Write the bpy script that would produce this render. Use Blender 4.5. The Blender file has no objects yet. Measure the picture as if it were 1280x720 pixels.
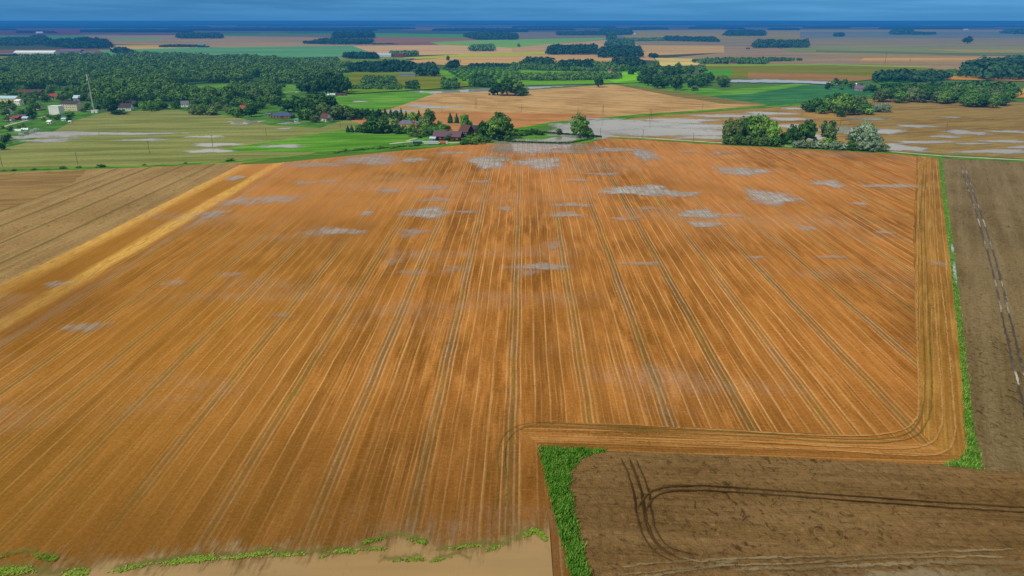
import bpy, math, random
import numpy as np
from mathutils import Vector, Matrix
from mathutils.geometry import tessellate_polygon

random.seed(7)
RNG = np.random.default_rng(7)
SC = bpy.context.scene
COL = SC.collection
R = math.radians

# ------------------------------------------------------------------ survey of the place
# The photograph was taken from a drone 115 m up; a point on the ground is found from the
# bearing and the depression angle at which the photograph shows it.
F, HC, HZ = 900.0, 115.0, 25.0
PITCH = math.atan((360 - HZ) / F)
CP, SP = math.cos(PITCH), math.sin(PITCH)


def G(px, py):
    py = max(py, HZ + 0.7)
    a, b = (px - 640) / F, (360 - py) / F
    dx, dy, dz = a, CP + b * SP, -SP + b * CP
    t = HC / -dz
    return (dx * t, dy * t)


def scale_at(px, py):                       # pixels per metre at that ground point
    x, y = G(px, py)
    return F / (y * CP + HC * SP)


def height_of(px, py, hpx):                 # metres of an upright thing standing at (px, py), hpx tall
    x, y = G(px, py)
    k = (360 - (py - hpx)) / F
    a = y * SP - HC * CP
    b = y * CP + HC * SP
    return (k * b - a) / (CP + k * SP)


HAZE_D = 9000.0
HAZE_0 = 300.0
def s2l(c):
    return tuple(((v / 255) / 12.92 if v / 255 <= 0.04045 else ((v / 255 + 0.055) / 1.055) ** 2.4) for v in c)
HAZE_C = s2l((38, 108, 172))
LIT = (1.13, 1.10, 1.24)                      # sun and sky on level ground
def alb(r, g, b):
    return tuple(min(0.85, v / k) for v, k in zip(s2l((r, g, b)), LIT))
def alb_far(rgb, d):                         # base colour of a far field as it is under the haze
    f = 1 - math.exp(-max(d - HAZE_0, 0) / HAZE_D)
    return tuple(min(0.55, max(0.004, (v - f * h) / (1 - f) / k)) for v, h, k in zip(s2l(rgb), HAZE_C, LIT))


# ------------------------------------------------------------------ node helpers
class NT:
    def __init__(self, tree):
        self.t = tree
        self.n, self.l = tree.nodes, tree.links

    def node(self, typ, **kw):
        nd = self.n.new(typ)
        for k, v in kw.items():
            setattr(nd, k, v)
        return nd

    def put(self, sock, v):
        if isinstance(v, bpy.types.NodeSocket):
            self.l.new(v, sock)
        elif isinstance(v, (tuple, list)) and sock.type == 'RGBA' and len(v) == 3:
            sock.default_value = (*v, 1)
        else:
            sock.default_value = v

    def m(self, op, a, b=None, c=None, clamp=False):
        nd = self.node('ShaderNodeMath', operation=op, use_clamp=clamp)
        for i, v in enumerate((a, b, c)):
            if v is not None:
                self.put(nd.inputs[i], v)
        return nd.outputs[0]

    def vdot(self, a, b):
        nd = self.node('ShaderNodeVectorMath', operation='DOT_PRODUCT')
        self.put(nd.inputs[0], a); self.put(nd.inputs[1], b)
        return nd.outputs['Value']

    def comb(self, x, y, z=0.0):
        nd = self.node('ShaderNodeCombineXYZ')
        for i, v in enumerate((x, y, z)):
            self.put(nd.inputs[i], v)
        return nd.outputs[0]

    def noise(self, vec, scale, detail=3.0, rough=0.55, dist=0.0):
        nd = self.node('ShaderNodeTexNoise')
        self.put(nd.inputs['Vector'], vec)
        nd.inputs['Scale'].default_value = scale
        nd.inputs['Detail'].default_value = detail
        nd.inputs['Roughness'].default_value = rough
        nd.inputs['Distortion'].default_value = dist
        return nd.outputs['Fac']

    def white(self, w):
        nd = self.node('ShaderNodeTexWhiteNoise', noise_dimensions='1D')
        self.put(nd.inputs['W'], w)
        return nd.outputs['Value']

    def step(self, v, lo, hi, o0=0.0, o1=1.0):      # smoothstep
        nd = self.node('ShaderNodeMapRange', interpolation_type='SMOOTHSTEP')
        for i, x in enumerate((v, lo, hi, o0, o1)):
            self.put(nd.inputs[i], x)
        return nd.outputs[0]

    def mix(self, f, a, b, mode='MIX'):
        nd = self.node('ShaderNodeMix', data_type='RGBA', blend_type=mode)
        self.put(nd.inputs[0], f); self.put(nd.inputs[6], a); self.put(nd.inputs[7], b)
        return nd.outputs[2]

    def pos(self):
        return self.node('ShaderNodeNewGeometry').outputs['Position']

    def mapped(self, vec, sx=1, sy=1, sz=1, rz=0.0):
        nd = self.node('ShaderNodeMapping')
        self.put(nd.inputs['Vector'], vec)
        nd.inputs['Rotation'].default_value = (0, 0, rz)
        nd.inputs['Scale'].default_value = (sx, sy, sz)
        return nd.outputs[0]

    def bump(self, h, strength, dist):
        nd = self.node('ShaderNodeBump')
        nd.inputs['Strength'].default_value = strength
        nd.inputs['Distance'].default_value = dist
        self.put(nd.inputs['Height'], h)
        return nd.outputs[0]


def haze_group():  # distance haze painted into every material as blue emission
    g = bpy.data.node_groups.new('painted_haze', 'ShaderNodeTree')
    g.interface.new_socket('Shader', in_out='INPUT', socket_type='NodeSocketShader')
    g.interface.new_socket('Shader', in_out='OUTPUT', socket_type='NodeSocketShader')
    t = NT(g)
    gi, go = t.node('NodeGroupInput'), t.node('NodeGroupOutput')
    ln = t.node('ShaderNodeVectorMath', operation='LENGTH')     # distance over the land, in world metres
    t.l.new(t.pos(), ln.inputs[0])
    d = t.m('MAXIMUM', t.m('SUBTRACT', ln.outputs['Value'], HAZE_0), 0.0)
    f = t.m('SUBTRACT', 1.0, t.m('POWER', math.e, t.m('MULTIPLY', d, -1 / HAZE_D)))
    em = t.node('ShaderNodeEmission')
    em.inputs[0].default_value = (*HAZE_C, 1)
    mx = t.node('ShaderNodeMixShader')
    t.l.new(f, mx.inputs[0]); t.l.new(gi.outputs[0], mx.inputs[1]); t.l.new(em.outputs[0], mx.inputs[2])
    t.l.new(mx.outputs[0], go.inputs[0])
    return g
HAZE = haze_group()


def new_mat(name):
    m = bpy.data.materials.new(name)
    m.use_nodes = True
    m.node_tree.nodes.clear()
    return m, NT(m.node_tree)


def finish(t, color, rough=1.0, spec=0.0, normal=None, metal=0.0, alpha=None, transl=None, haze=True):
    p = t.node('ShaderNodeBsdfPrincipled')
    t.put(p.inputs['Base Color'], color)
    t.put(p.inputs['Roughness'], rough)
    p.inputs['Specular IOR Level'].default_value = spec
    p.inputs['Metallic'].default_value = metal
    if normal is not None:
        t.l.new(normal, p.inputs['Normal'])
    sh = p.outputs[0]
    if transl:
        tr = t.node('ShaderNodeBsdfTranslucent')
        t.put(tr.inputs[0], color)
        mx = t.node('ShaderNodeMixShader')
        mx.inputs[0].default_value = transl
        t.l.new(sh, mx.inputs[1]); t.l.new(tr.outputs[0], mx.inputs[2])
        sh = mx.outputs[0]
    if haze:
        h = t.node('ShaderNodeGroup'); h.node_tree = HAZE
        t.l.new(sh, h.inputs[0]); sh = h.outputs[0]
    if alpha is not None:
        tp = t.node('ShaderNodeBsdfTransparent')
        mx = t.node('ShaderNodeMixShader')
        t.put(mx.inputs[0], alpha)
        t.l.new(tp.outputs[0], mx.inputs[1]); t.l.new(sh, mx.inputs[2])
        sh = mx.outputs[0]
    out = t.node('ShaderNodeOutputMaterial')
    t.l.new(sh, out.inputs[0])


def paint(name, rgb, rough=0.7, spec=0.2, var=0.25, scale=0.8, metal=0.0):
    """weathered paint, plaster, wood or metal: base colour with grime"""
    m, t = new_mat(name)
    c = alb(*rgb)
    p = t.pos()
    n = t.noise(p, scale, 4)
    n2 = t.noise(t.mapped(p, 1, 1, 0.25), scale * 4, 2)
    f = t.m('MULTIPLY', t.m('ADD', n, n2), 0.5)
    col = t.mix(f, tuple(v * (1 - var) for v in c), tuple(min(.9, v * (1 + var)) for v in c))
    finish(t, col, rough, spec, metal=metal)
    return m


# ------------------------------------------------------------------ mesh helpers
class MB:
    def __init__(self):
        self.v, self.f = [], []

    def add(self, vs, fs):
        o = len(self.v)
        self.v += [tuple(p) for p in vs]
        self.f += [tuple(i + o for i in f) for f in fs]
        return self

    def box(self, c, s, rz=0.0, taper=1.0):
        x, y, z = s[0] / 2, s[1] / 2, s[2] / 2
        vs = [(-x, -y, -z), (x, -y, -z), (x, y, -z), (-x, y, -z), (-x * taper, -y * taper, z), (x * taper, -y * taper, z), (x * taper, y * taper, z), (-x * taper, y * taper, z)]
        cr, sr = math.cos(rz), math.sin(rz)
        vs = [(c[0] + a * cr - b * sr, c[1] + a * sr + b * cr, c[2] + d) for a, b, d in vs]
        return self.add(vs, [(0, 3, 2, 1), (4, 5, 6, 7), (0, 1, 5, 4), (1, 2, 6, 5), (2, 3, 7, 6), (3, 0, 4, 7)])

    def tube(self, a, b, r0, r1, n=8, cap=True):
        a, b = Vector(a), Vector(b)
        d = (b - a).normalized()
        u = d.orthogonal().normalized(); w = d.cross(u)
        vs = []
        for p, r in ((a, r0), (b, r1)):
            for i in range(n):
                q = 2 * math.pi * i / n
                vs.append(p + u * (r * math.cos(q)) + w * (r * math.sin(q)))
        fs = [(i, (i + 1) % n, n + (i + 1) % n, n + i) for i in range(n)]
        if cap:
            fs += [tuple(range(n - 1, -1, -1)), tuple(range(n, 2 * n))]
        return self.add(vs, fs)

    def prism(self, prof, y0, y1):                 # profile in x,z pushed along y
        n = len(prof)
        vs = [(x, y0, z) for x, z in prof] + [(x, y1, z) for x, z in prof]
        fs = [tuple(range(n)), tuple(range(2 * n - 1, n - 1, -1))] + [(i, n + i, n + (i + 1) % n, (i + 1) % n) for i in range(n)]
        return self.add(vs, fs)

    def build(self, name, mat, parent=None, smooth=False):
        me = bpy.data.meshes.new(name)
        me.from_pydata(self.v, [], self.f)
        me.update()
        return link(name, me, mat, parent, smooth)


def link(name, me, mat, parent=None, smooth=False):
    if mat is not None and not me.materials:
        me.materials.append(mat)
    if smooth:
        me.polygons.foreach_set('use_smooth', [True] * len(me.polygons))
    o = bpy.data.objects.new(name, me)
    COL.objects.link(o)
    o.parent = parent
    return o


def tag(o, label=None, cat=None, group=None, kind=None):
    if label: o['label'] = label
    if cat: o['category'] = cat
    if group: o['group'] = group
    if kind: o['kind'] = kind
    return o


def thing(name, label, cat, px, py, rz=0.0, group=None, z=0.0):
    o = bpy.data.objects.new(name, None)
    o.empty_display_size = 0.5
    COL.objects.link(o)
    x, y = G(px, py)
    o.location = (x, y, z)
    o.rotation_euler = (0, 0, R(rz))
    return tag(o, label, cat, group)


def sheet(name, poly_px, z, mat, label=None, kind='structure', world=False, rough_edge=0.0, seg=6.0):
    pts = poly_px if world else [G(*p) for p in poly_px]
    if rough_edge:
        out = []
        for i, a in enumerate(pts):
            b = pts[(i + 1) % len(pts)]
            L = math.hypot(b[0] - a[0], b[1] - a[1])
            n = max(1, min(120, int(L / seg)))
            for k in range(n):
                t = k / n
                j = rough_edge if k else 0
                out.append((a[0] + (b[0] - a[0]) * t + random.uniform(-j, j), a[1] + (b[1] - a[1]) * t + random.uniform(-j, j)))
        pts = out
    vs = [Vector((x, y, 0)) for x, y in pts]
    tris = tessellate_polygon([vs])
    me = bpy.data.meshes.new(name)
    fs = []
    for a, b, c in tris:
        n = (vs[b] - vs[a]).cross(vs[c] - vs[a]).z
        if abs(n) > 1e-9:
            fs.append((a, b, c) if n > 0 else (a, c, b))
    me.from_pydata([(x, y, 0) for x, y in pts], [], fs)
    me.update()
    o = link(name, me, mat)
    o.location.z = z
    return tag(o, label, kind=kind)


def smooth_line(pts, step):
    out = []
    P = [Vector((x, y)) for x, y in pts]
    for i in range(len(P) - 1):
        p0, p1, p2, p3 = P[max(i - 1, 0)], P[i], P[i + 1], P[min(i + 2, len(P) - 1)]
        n = max(2, int((p2 - p1).length / step))
        for k in range(n):
            t = k / n
            out.append(0.5 * ((2 * p1) + (p2 - p0) * t + (2 * p0 - 5 * p1 + 4 * p2 - p3) * t * t + (3 * p1 - p0 - 3 * p2 + p3) * t ** 3))
    out.append(P[-1])
    return out


def ribbon(name, line_px, width, z, mat, offset=0.0, step=4.0, jitter=0.0, kind='structure', label=None, taper=True):
    L = smooth_line([G(*p) for p in line_px], step)
    vs, fs, at, al = [], [], [], []
    dist = 0
    for i, p in enumerate(L):
        d = (L[min(i + 1, len(L) - 1)] - L[max(i - 1, 0)]).normalized()
        nrm = Vector((-d.y, d.x))
        if i: dist += (p - L[i - 1]).length
        c = p + nrm * (offset + random.uniform(-jitter, jitter))
        w = width / 2 * (1 + random.uniform(-.25, .25) * (jitter > 0))
        for s in (-1, 0, 1):
            q = c + nrm * (w * s)
            vs.append((q.x, q.y, 0)); at.append(1 - abs(s)); al.append(dist)
        if i:
            b = 3 * i
            fs += [(b - 3, b - 2, b + 1, b), (b - 2, b - 1, b + 2, b + 1)]
    tot = max(dist, .01)
    at = [e * min(1.0, l / (.16 * tot) + .25, (tot - l) / (.16 * tot) + .25) if taper else e for e, l in zip(at, al)]
    # faces look up
    a, b, c = (Vector(vs[k]) for k in fs[0][:3])
    if (b - a).cross(c - a).z < 0:
        fs = [f[::-1] for f in fs]
    me = bpy.data.meshes.new(name)
    me.from_pydata(vs, [], fs)
    for nm, dat in (('edge', at), ('along', al)):
        A = me.attributes.new(nm, 'FLOAT', 'POINT')
        A.data.foreach_set('value', dat)
    o = link(name, me, mat)
    o.location.z = z
    return tag(o, label, kind=kind)

# ------------------------------------------------------------------ ground materials
ROWDIR = math.degrees(math.atan(15 / F / (CP + (360 - HZ) / F * SP)))      # bearing of the crop rows


def uv_rows(t, deg, u0=0.0, wig=0.6, wscale=0.02):
    """across-row and along-row coordinates in metres for rows running on bearing DEG"""
    p = t.pos()
    a = R(deg)
    v = t.vdot(p, (math.sin(a), math.cos(a), 0))
    u = t.m('SUBTRACT', t.vdot(p, (math.cos(a), -math.sin(a), 0)), u0)
    if wig:
        w = t.noise(t.comb(t.m('MULTIPLY', u, 0.15), v), wscale, 2)
        u = t.m('ADD', u, t.m('MULTIPLY', t.m('SUBTRACT', w, 0.5), wig * 2))
    return p, u, v


def centre_dist(t, u, period):                 # metres from the nearest multiple of PERIOD
    fr = t.m('FRACT', t.m('ADD', t.m('DIVIDE', u, period), 0.5))
    return t.m('MULTIPLY', t.m('ABSOLUTE', t.m('SUBTRACT', fr, 0.5)), period), t.m('FLOOR', t.m('ADD', t.m('DIVIDE', u, period), 0.5))


def stubble(name, deg, u0, cols, straw, swath=4.8, tram=24.0, tramcol=(104, 96, 62), line=0.85, tramstr=0.8, main=False, bump=0.35):
    m, t = new_mat(name)
    p, u, v = uv_rows(t, deg, u0)
    big = t.noise(p, 0.013, 3, 0.55)
    med = t.noise(t.comb(t.m('MULTIPLY', u, 0.22), t.m('MULTIPLY', v, 0.030)), 1.0, 4, 0.6)
    fine = t.noise(t.comb(t.m('MULTIPLY', u, 2.2), t.m('MULTIPLY', v, 0.30)), 1.0, 5, 0.65)
    rip = t.noise(t.comb(t.m('MULTIPLY', u, 0.30), t.m('MULTIPLY', v, 1.1)), 1.0, 3, 0.6)
    spk = t.noise(p, 1.15, 6, 0.75)
    stk = t.noise(t.comb(t.m('MULTIPLY', u, .85), t.m('MULTIPLY', v, .028)), 1.0, 5, .7)
    c0, c1, c2 = (alb(*c) for c in cols)                     # dark soil, stubble, bright stubble
    col = t.mix(t.step(big, .36, .62), c0, c1)
    col = t.mix(t.step(med, .40, .72), col, c2)
    col = t.mix(t.m('MULTIPLY', t.step(fine, .50, .26), .45), col, tuple(x * .5 for x in c0))
    col = t.mix(t.m('MULTIPLY', t.step(rip, .53, .73), .46), col, c2)
    col = t.mix(t.m('MULTIPLY', t.step(rip, .46, .26), .5), col, tuple(x * .6 for x in c0))
    col = t.mix(t.m('MULTIPLY', t.step(stk, .50, .30), .55), col, tuple(x * .6 for x in c0))
    col = t.mix(t.m('MULTIPLY', t.step(stk, .52, .72), .45), col, c2)
    d2, k2 = centre_dist(t, t.m('ADD', u, .4), swath / 3)
    col = t.mix(t.m('MULTIPLY', t.m('MULTIPLY', t.step(d2, .30, .05), t.step(t.noise(t.comb(t.m('MULTIPLY', k2, 3.1), t.m('MULTIPLY', v, .016)), 1.0, 4), .42, .66)), .5), col, alb(*straw))
    # every drilled strip carries its own tone
    ds, ks = centre_dist(t, u, swath)
    col = t.mix(t.m('MULTIPLY', t.step(t.white(ks), .45, 1.0), .34), col, tuple(x * .55 for x in c0))
    d6, k6 = centre_dist(t, t.m('ADD', u, 1.1), 12.0)
    col = t.mix(t.m('MULTIPLY', t.step(t.white(t.m('ADD', k6, 91.3)), .3, 1.0), .26), col, c2)
    # straw lines between the passes
    half = t.m('ABSOLUTE', t.m('SUBTRACT', ds, swath / 2))
    wd = t.m('ADD', .14, t.m('MULTIPLY', t.noise(t.comb(t.m('MULTIPLY', u, .3), t.m('MULTIPLY', v, .12)), 1.0, 2), .36))
    ln = t.step(half, wd, t.m('MULTIPLY', wd, .35))
    fade = t.step(t.noise(t.comb(t.m('MULTIPLY', t.m('FLOOR', t.m('DIVIDE', u, swath)), 7.3), t.m('MULTIPLY', v, .011)), 1.0, 3), .32, .60, .2, 1.0)
    lump = t.step(t.noise(t.comb(u, t.m('MULTIPLY', v, .5)), 1.0, 3), .22, .55, .5, 1.0)
    reg = t.step(t.noise(t.mapped(p, 1, .7), .016, 3), .36, .60, .35, 1.0)
    lf = t.m('MULTIPLY', t.m('MULTIPLY', t.m('MULTIPLY', ln, fade), reg), t.m('MULTIPLY', lump, line))
    col = t.mix(lf, col, alb(*straw))
    rough = 1.0
    # tramlines: two wheelings, greened over and holding water here and there
    if tram:
        dt, kt = centre_dist(t, u, tram)
        along = t.noise(t.comb(t.m('MULTIPLY', kt, 3.7), t.m('MULTIPLY', v, .017)), 1.0, 4, .6)
        brk = t.step(t.noise(t.comb(t.m('MULTIPLY', u, .8), t.m('MULTIPLY', v, .22)), 1.0, 4), .28, .58, .2, 1.0)
        pale = t.step(t.m('ABSOLUTE', t.m('SUBTRACT', dt, .95)), .40, .10)
        mid_ = t.step(dt, .85, .45)
        out = t.step(t.m('ABSOLUTE', t.m('SUBTRACT', dt, 1.65)), .45, .12)
        gcol = t.mix(t.step(along, .40, .62), alb(*tramcol), alb(98, 104, 52))
        pcol = t.mix(t.step(along, .62, .38), alb(*straw), alb(186, 166, 148))
        col = t.mix(t.m('MULTIPLY', t.m('MULTIPLY', out, brk), .35), col, gcol)
        col = t.mix(t.m('MULTIPLY', t.m('MULTIPLY', mid_, brk), t.m('MULTIPLY', tramstr, .6)), col, gcol)
        col = t.mix(t.m('MULTIPLY', t.m('MULTIPLY', pale, brk), t.m('MULTIPLY', tramstr, t.step(along, .34, .52, 1.0, .55))), col, pcol)
        gn = t.m('MULTIPLY', t.step(dt, 2.4, .6), t.step(t.noise(t.comb(t.m('MULTIPLY', kt, 5.1), t.m('MULTIPLY', v, .03)), 1.0, 4), .58, .72))
        gn = t.m('MULTIPLY', gn, t.step(t.noise(p, .9, 3), .4, .6))
        col = t.mix(t.m('MULTIPLY', gn, .7), col, alb(92, 116, 44))
    if main:
        # the straw-covered strip on the western edge, the wet low ground to the south
        ue = main
        n = t.m('MULTIPLY', t.m('SUBTRACT', t.noise(t.comb(t.m('MULTIPLY', u, .2), t.m('MULTIPLY', v, .02)), 1.0, 3), .5), 8.0)
        un = t.m('ADD', u, n)
        blot = t.step(t.noise(t.comb(t.m('MULTIPLY', u, .7), t.m('MULTIPLY', v, .10)), 1.0, 5, .7), .36, .56, .40, 1.0)
        b1 = t.m('MULTIPLY', t.step(un, ue + 14, ue + 3), blot)
        b2 = t.m('MULTIPLY', t.step(t.m('ABSOLUTE', t.m('SUBTRACT', un, ue + 31.0)), 7.5, 2.0), blot)
        col = t.mix(t.m('MULTIPLY', t.step(un, ue + 40, ue + 30), .55), col, alb(166, 112, 40))
        col = t.mix(t.m('MULTIPLY', t.m('MAXIMUM', b1, b2), .95), col, alb(246, 196, 112))
        b3 = t.step(t.m('ABSOLUTE', t.m('SUBTRACT', un, ue + 43.0)), 4.0, 1.0)
        col = t.mix(t.m('MULTIPLY', b3, t.m('MULTIPLY', t.step(med, .36, .6), .7)), col, alb(158, 138, 130))
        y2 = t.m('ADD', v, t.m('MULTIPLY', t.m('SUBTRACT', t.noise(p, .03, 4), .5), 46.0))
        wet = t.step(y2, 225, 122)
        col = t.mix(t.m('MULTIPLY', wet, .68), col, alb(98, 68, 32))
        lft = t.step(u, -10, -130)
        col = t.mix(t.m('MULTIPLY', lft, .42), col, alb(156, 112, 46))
        cloud_shade = t.step(t.noise(t.mapped(p, 1, .55), .011, 3, .5), .52, .68)  # broad dark patches: cloud shade put into the soil colour
        col = t.mix(t.m('MULTIPLY', cloud_shade, .5), col, alb(122, 80, 38))
        damp_sheen = t.step(t.noise(t.comb(t.m('MULTIPLY', u, .006), t.m('MULTIPLY', v, .013)), 1.0, 4, .55), .51, .65)  # damp soil, its grey sheen painted into the colour
        damp_sheen = t.m('MULTIPLY', damp_sheen, t.step(t.noise(t.comb(t.m('MULTIPLY', u, .9), t.m('MULTIPLY', v, .06)), 1.0, 4, .65), .36, .66))
        col = t.mix(t.m('MULTIPLY', damp_sheen, .42), col, alb(166, 148, 138))
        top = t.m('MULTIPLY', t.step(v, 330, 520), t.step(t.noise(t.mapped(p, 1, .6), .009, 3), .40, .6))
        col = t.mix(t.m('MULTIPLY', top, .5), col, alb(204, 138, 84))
    sp = t.m('MULTIPLY', t.m('SUBTRACT', spk, .5), 1.15)
    col = t.mix(1.0, col, t.comb(t.m('ADD', 1.0, sp), t.m('ADD', 1.0, sp), t.m('ADD', 1.0, sp)), 'MULTIPLY')
    h = t.m('ADD', t.m('MULTIPLY', fine, .6), t.m('ADD', t.m('MULTIPLY', spk, .3), t.m('MULTIPLY', rip, .35)))
    finish(t, col, 1.0, 0.0, t.bump(h, bump, .5))
    return m


def ploughed(name, deg, cols, streak=0.8, dark=(62, 45, 28), bump=0.9, clod=1.0, trams=None):
    m, t = new_mat(name)
    p, u, v = uv_rows(t, deg, 0.0, .8)
    big = t.noise(p, .016, 3)
    st = t.noise(t.comb(t.m('MULTIPLY', u, 1.0), t.m('MULTIPLY', v, .06)), 1.0, 4, .65)
    band = t.noise(t.comb(t.m('MULTIPLY', u, .16), t.m('MULTIPLY', v, .006)), 1.0, 3)
    cl = t.noise(p, .62 * clod, 6, .74, .5)
    cl2 = t.noise(t.mapped(p, 1, .6), .33 * clod, 4, .65, 1.6)
    c0, c1, c2 = (alb(*c) for c in cols)
    col = t.mix(t.step(big, .38, .62), c0, c1)
    col = t.mix(t.m('MULTIPLY', t.step(band, .4, .65), .6), col, c2)
    col = t.mix(t.m('MULTIPLY', t.step(st, .50, .30), streak * .5), col, alb(*dark))
    col = t.mix(t.m('MULTIPLY', t.step(st, .55, .75), streak * .4), col, c2)
    col = t.mix(t.m('MULTIPLY', t.step(cl, .48, .33), .72), col, alb(*dark))
    sel = t.step(t.noise(p, .022, 3), .42, .58)
    col = t.mix(t.m('MULTIPLY', t.m('MULTIPLY', t.step(cl2, .44, .34), sel), .75), col, tuple(x * .8 for x in alb(*dark)))
    col = t.mix(t.m('MULTIPLY', t.step(cl, .54, .70), .55), col, tuple(min(.9, x * 1.35) for x in c2))
    if trams:
        dt, kt = centre_dist(t, t.m('SUBTRACT', u, trams[1]), trams[0])
        rut = t.step(dt, trams[2], trams[2] * .3)
        col = t.mix(t.m('MULTIPLY', rut, trams[4] if len(trams) > 4 else .7), col, alb(*trams[3]))
    h = t.m('ADD', t.m('MULTIPLY', cl, .7), t.m('ADD', t.m('MULTIPLY', cl2, .5), t.m('MULTIPLY', st, .4)))
    finish(t, col, 1.0, 0.0, t.bump(h, bump, 1.1))
    return m


def grassy(name, cols, deg=20, stretch=.25, scale=.06, detail=1.0, rows=None):
    """pasture, meadow and verge"""
    m, t = new_mat(name)
    p, u, v = uv_rows(t, deg, 0.0, 0)
    a = t.noise(t.comb(t.m('MULTIPLY', u, scale), t.m('MULTIPLY', v, scale * stretch)), 1.0, 5, .6)
    b = t.noise(p, scale * 5, 4, .65)
    c = t.noise(p, 1.3 * detail, 4, .7)
    c0, c1, c2 = (alb(*x) for x in cols)
    col = t.mix(t.step(a, .36, .56), c0, c1)
    col = t.mix(t.step(a, .50, .72), col, c2)
    col = t.mix(t.m('MULTIPLY', t.step(b, .5, .3), .5), col, tuple(x * .7 for x in c0))
    col = t.mix(t.m('MULTIPLY', t.step(c, .5, .28), .5), col, tuple(x * .5 for x in c0))
    if rows:
        d, k = centre_dist(t, u, rows[0])
        col = t.mix(t.m('MULTIPLY', t.step(d, rows[1], rows[1] * .3), rows[3]), col, alb(*rows[2]))
    finish(t, col, 1.0, 0.0, t.bump(c, .5, .4))
    return m


# far fields: one material, each field brings its own colour, cloud shade included
FARM, _t = new_mat('far_field')
_oi = _t.node('ShaderNodeObjectInfo')
_p = _t.pos()
_a = _t.noise(_t.mapped(_p, .12, 1.0, 1), .012, 4, .6)
_b = _t.noise(_t.mapped(_p, .5, 1.0, 1, .5), .06, 4, .6)
_f = _t.m('ADD', _t.m('MULTIPLY', _t.m('SUBTRACT', _a, .5), 1.3), _t.m('MULTIPLY', _t.m('SUBTRACT', _b, .5), .6))
_f = _t.m('ADD', 1.0, _f)
finish(_t, _t.mix(1.0, _oi.outputs['Color'], _t.comb(_f, _f, _t.m('ADD', .5, _t.m('MULTIPLY', _f, .5))), 'MULTIPLY'))

LAND, _t = new_mat('land')                   # the wide land between and beyond the fields
_p = _t.pos()
_v = _t.node('ShaderNodeTexVoronoi'); _v.inputs['Scale'].default_value = .0011
_t.l.new(_t.mapped(_p, 1, .8, 1, .4), _v.inputs['Vector'])
_w = _t.node('ShaderNodeSeparateColor'); _t.l.new(_v.outputs['Color'], _w.inputs[0])
_c = _t.mix(_t.step(_w.outputs[0], .55, .6), (.14, .085, .05), (.06, .085, .03))
_c = _t.mix(_t.step(_w.outputs[1], .6, .66), _c, (.24, .14, .065))
_c = _t.mix(_t.m('MULTIPLY', _t.noise(_p, .01, 5), .6), _c, (.05, .05, .03))
_nl = _t.node('ShaderNodeVectorMath', operation='LENGTH'); _t.l.new(_p, _nl.inputs[0])
_c = _t.mix(_t.step(_nl.outputs['Value'], 2300, 1500), _c, alb(84, 118, 52))
finish(_t, _c)


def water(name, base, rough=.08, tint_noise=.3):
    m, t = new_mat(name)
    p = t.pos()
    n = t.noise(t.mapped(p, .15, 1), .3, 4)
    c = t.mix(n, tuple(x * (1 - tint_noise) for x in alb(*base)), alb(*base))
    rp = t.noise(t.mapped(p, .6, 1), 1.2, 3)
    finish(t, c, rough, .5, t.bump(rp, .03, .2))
    return m


def soft_sheet(name, base, rough, spec, deg, thr=.45, soft=.35, nu=.6, nv=.06, breakup=1.2, row_cut=.5, tint=.3, amax=1.0, fall=0.0, rows=None):
    """water or growth that ends raggedly: edge attribute (1 in the middle, 0 at the rim) broken up by noise along the rows"""
    m, t = new_mat(name)
    p, u, v = uv_rows(t, deg, 0.0, 0)
    e = t.node('ShaderNodeAttribute', attribute_name='edge').outputs['Fac']
    n1 = t.noise(t.comb(t.m('MULTIPLY', u, nu), t.m('MULTIPLY', v, nv)), 1.0, 4, .65)
    n2 = t.noise(p, .12, 4, .6)
    x = t.m('ADD', e, t.m('MULTIPLY', t.m('SUBTRACT', n1, .5), breakup * row_cut * 2))
    x = t.m('ADD', x, t.m('MULTIPLY', t.m('SUBTRACT', n2, .5), breakup))
    oi = t.node('ShaderNodeObjectInfo')
    oa = t.m('SUBTRACT', oi.outputs['Alpha'], .5)
    x = t.m('SUBTRACT', x, oa)                    # faint, half-dried puddles start later
    al = t.m('MULTIPLY', t.step(x, thr - soft, thr + soft), t.m('SUBTRACT', amax, t.m('MULTIPLY', oa, fall), clamp=True))
    if rows is not None:                         # stubble rows stand out of the shallow water
        ur = t.m('SUBTRACT', u, rows)
        d1, k1 = centre_dist(t, ur, 4.8)
        d2, k2 = centre_dist(t, t.m('ADD', ur, .4), 1.6)
        r1 = t.step(t.m('ABSOLUTE', t.m('SUBTRACT', d1, 2.4)), .75, .25)
        r2 = t.m('MULTIPLY', t.step(d2, .5, .15), t.step(t.white(k2), .3, .9))
        al = t.m('MULTIPLY', al, t.m('SUBTRACT', 1.0, t.m('MULTIPLY', t.m('MAXIMUM', r1, r2), .42)))
        al = t.m('MULTIPLY', al, t.step(n2, .30, .62, .55, 1.0))
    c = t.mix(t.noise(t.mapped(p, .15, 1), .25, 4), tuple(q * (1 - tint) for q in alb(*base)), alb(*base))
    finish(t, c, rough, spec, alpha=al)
    return m


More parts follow.
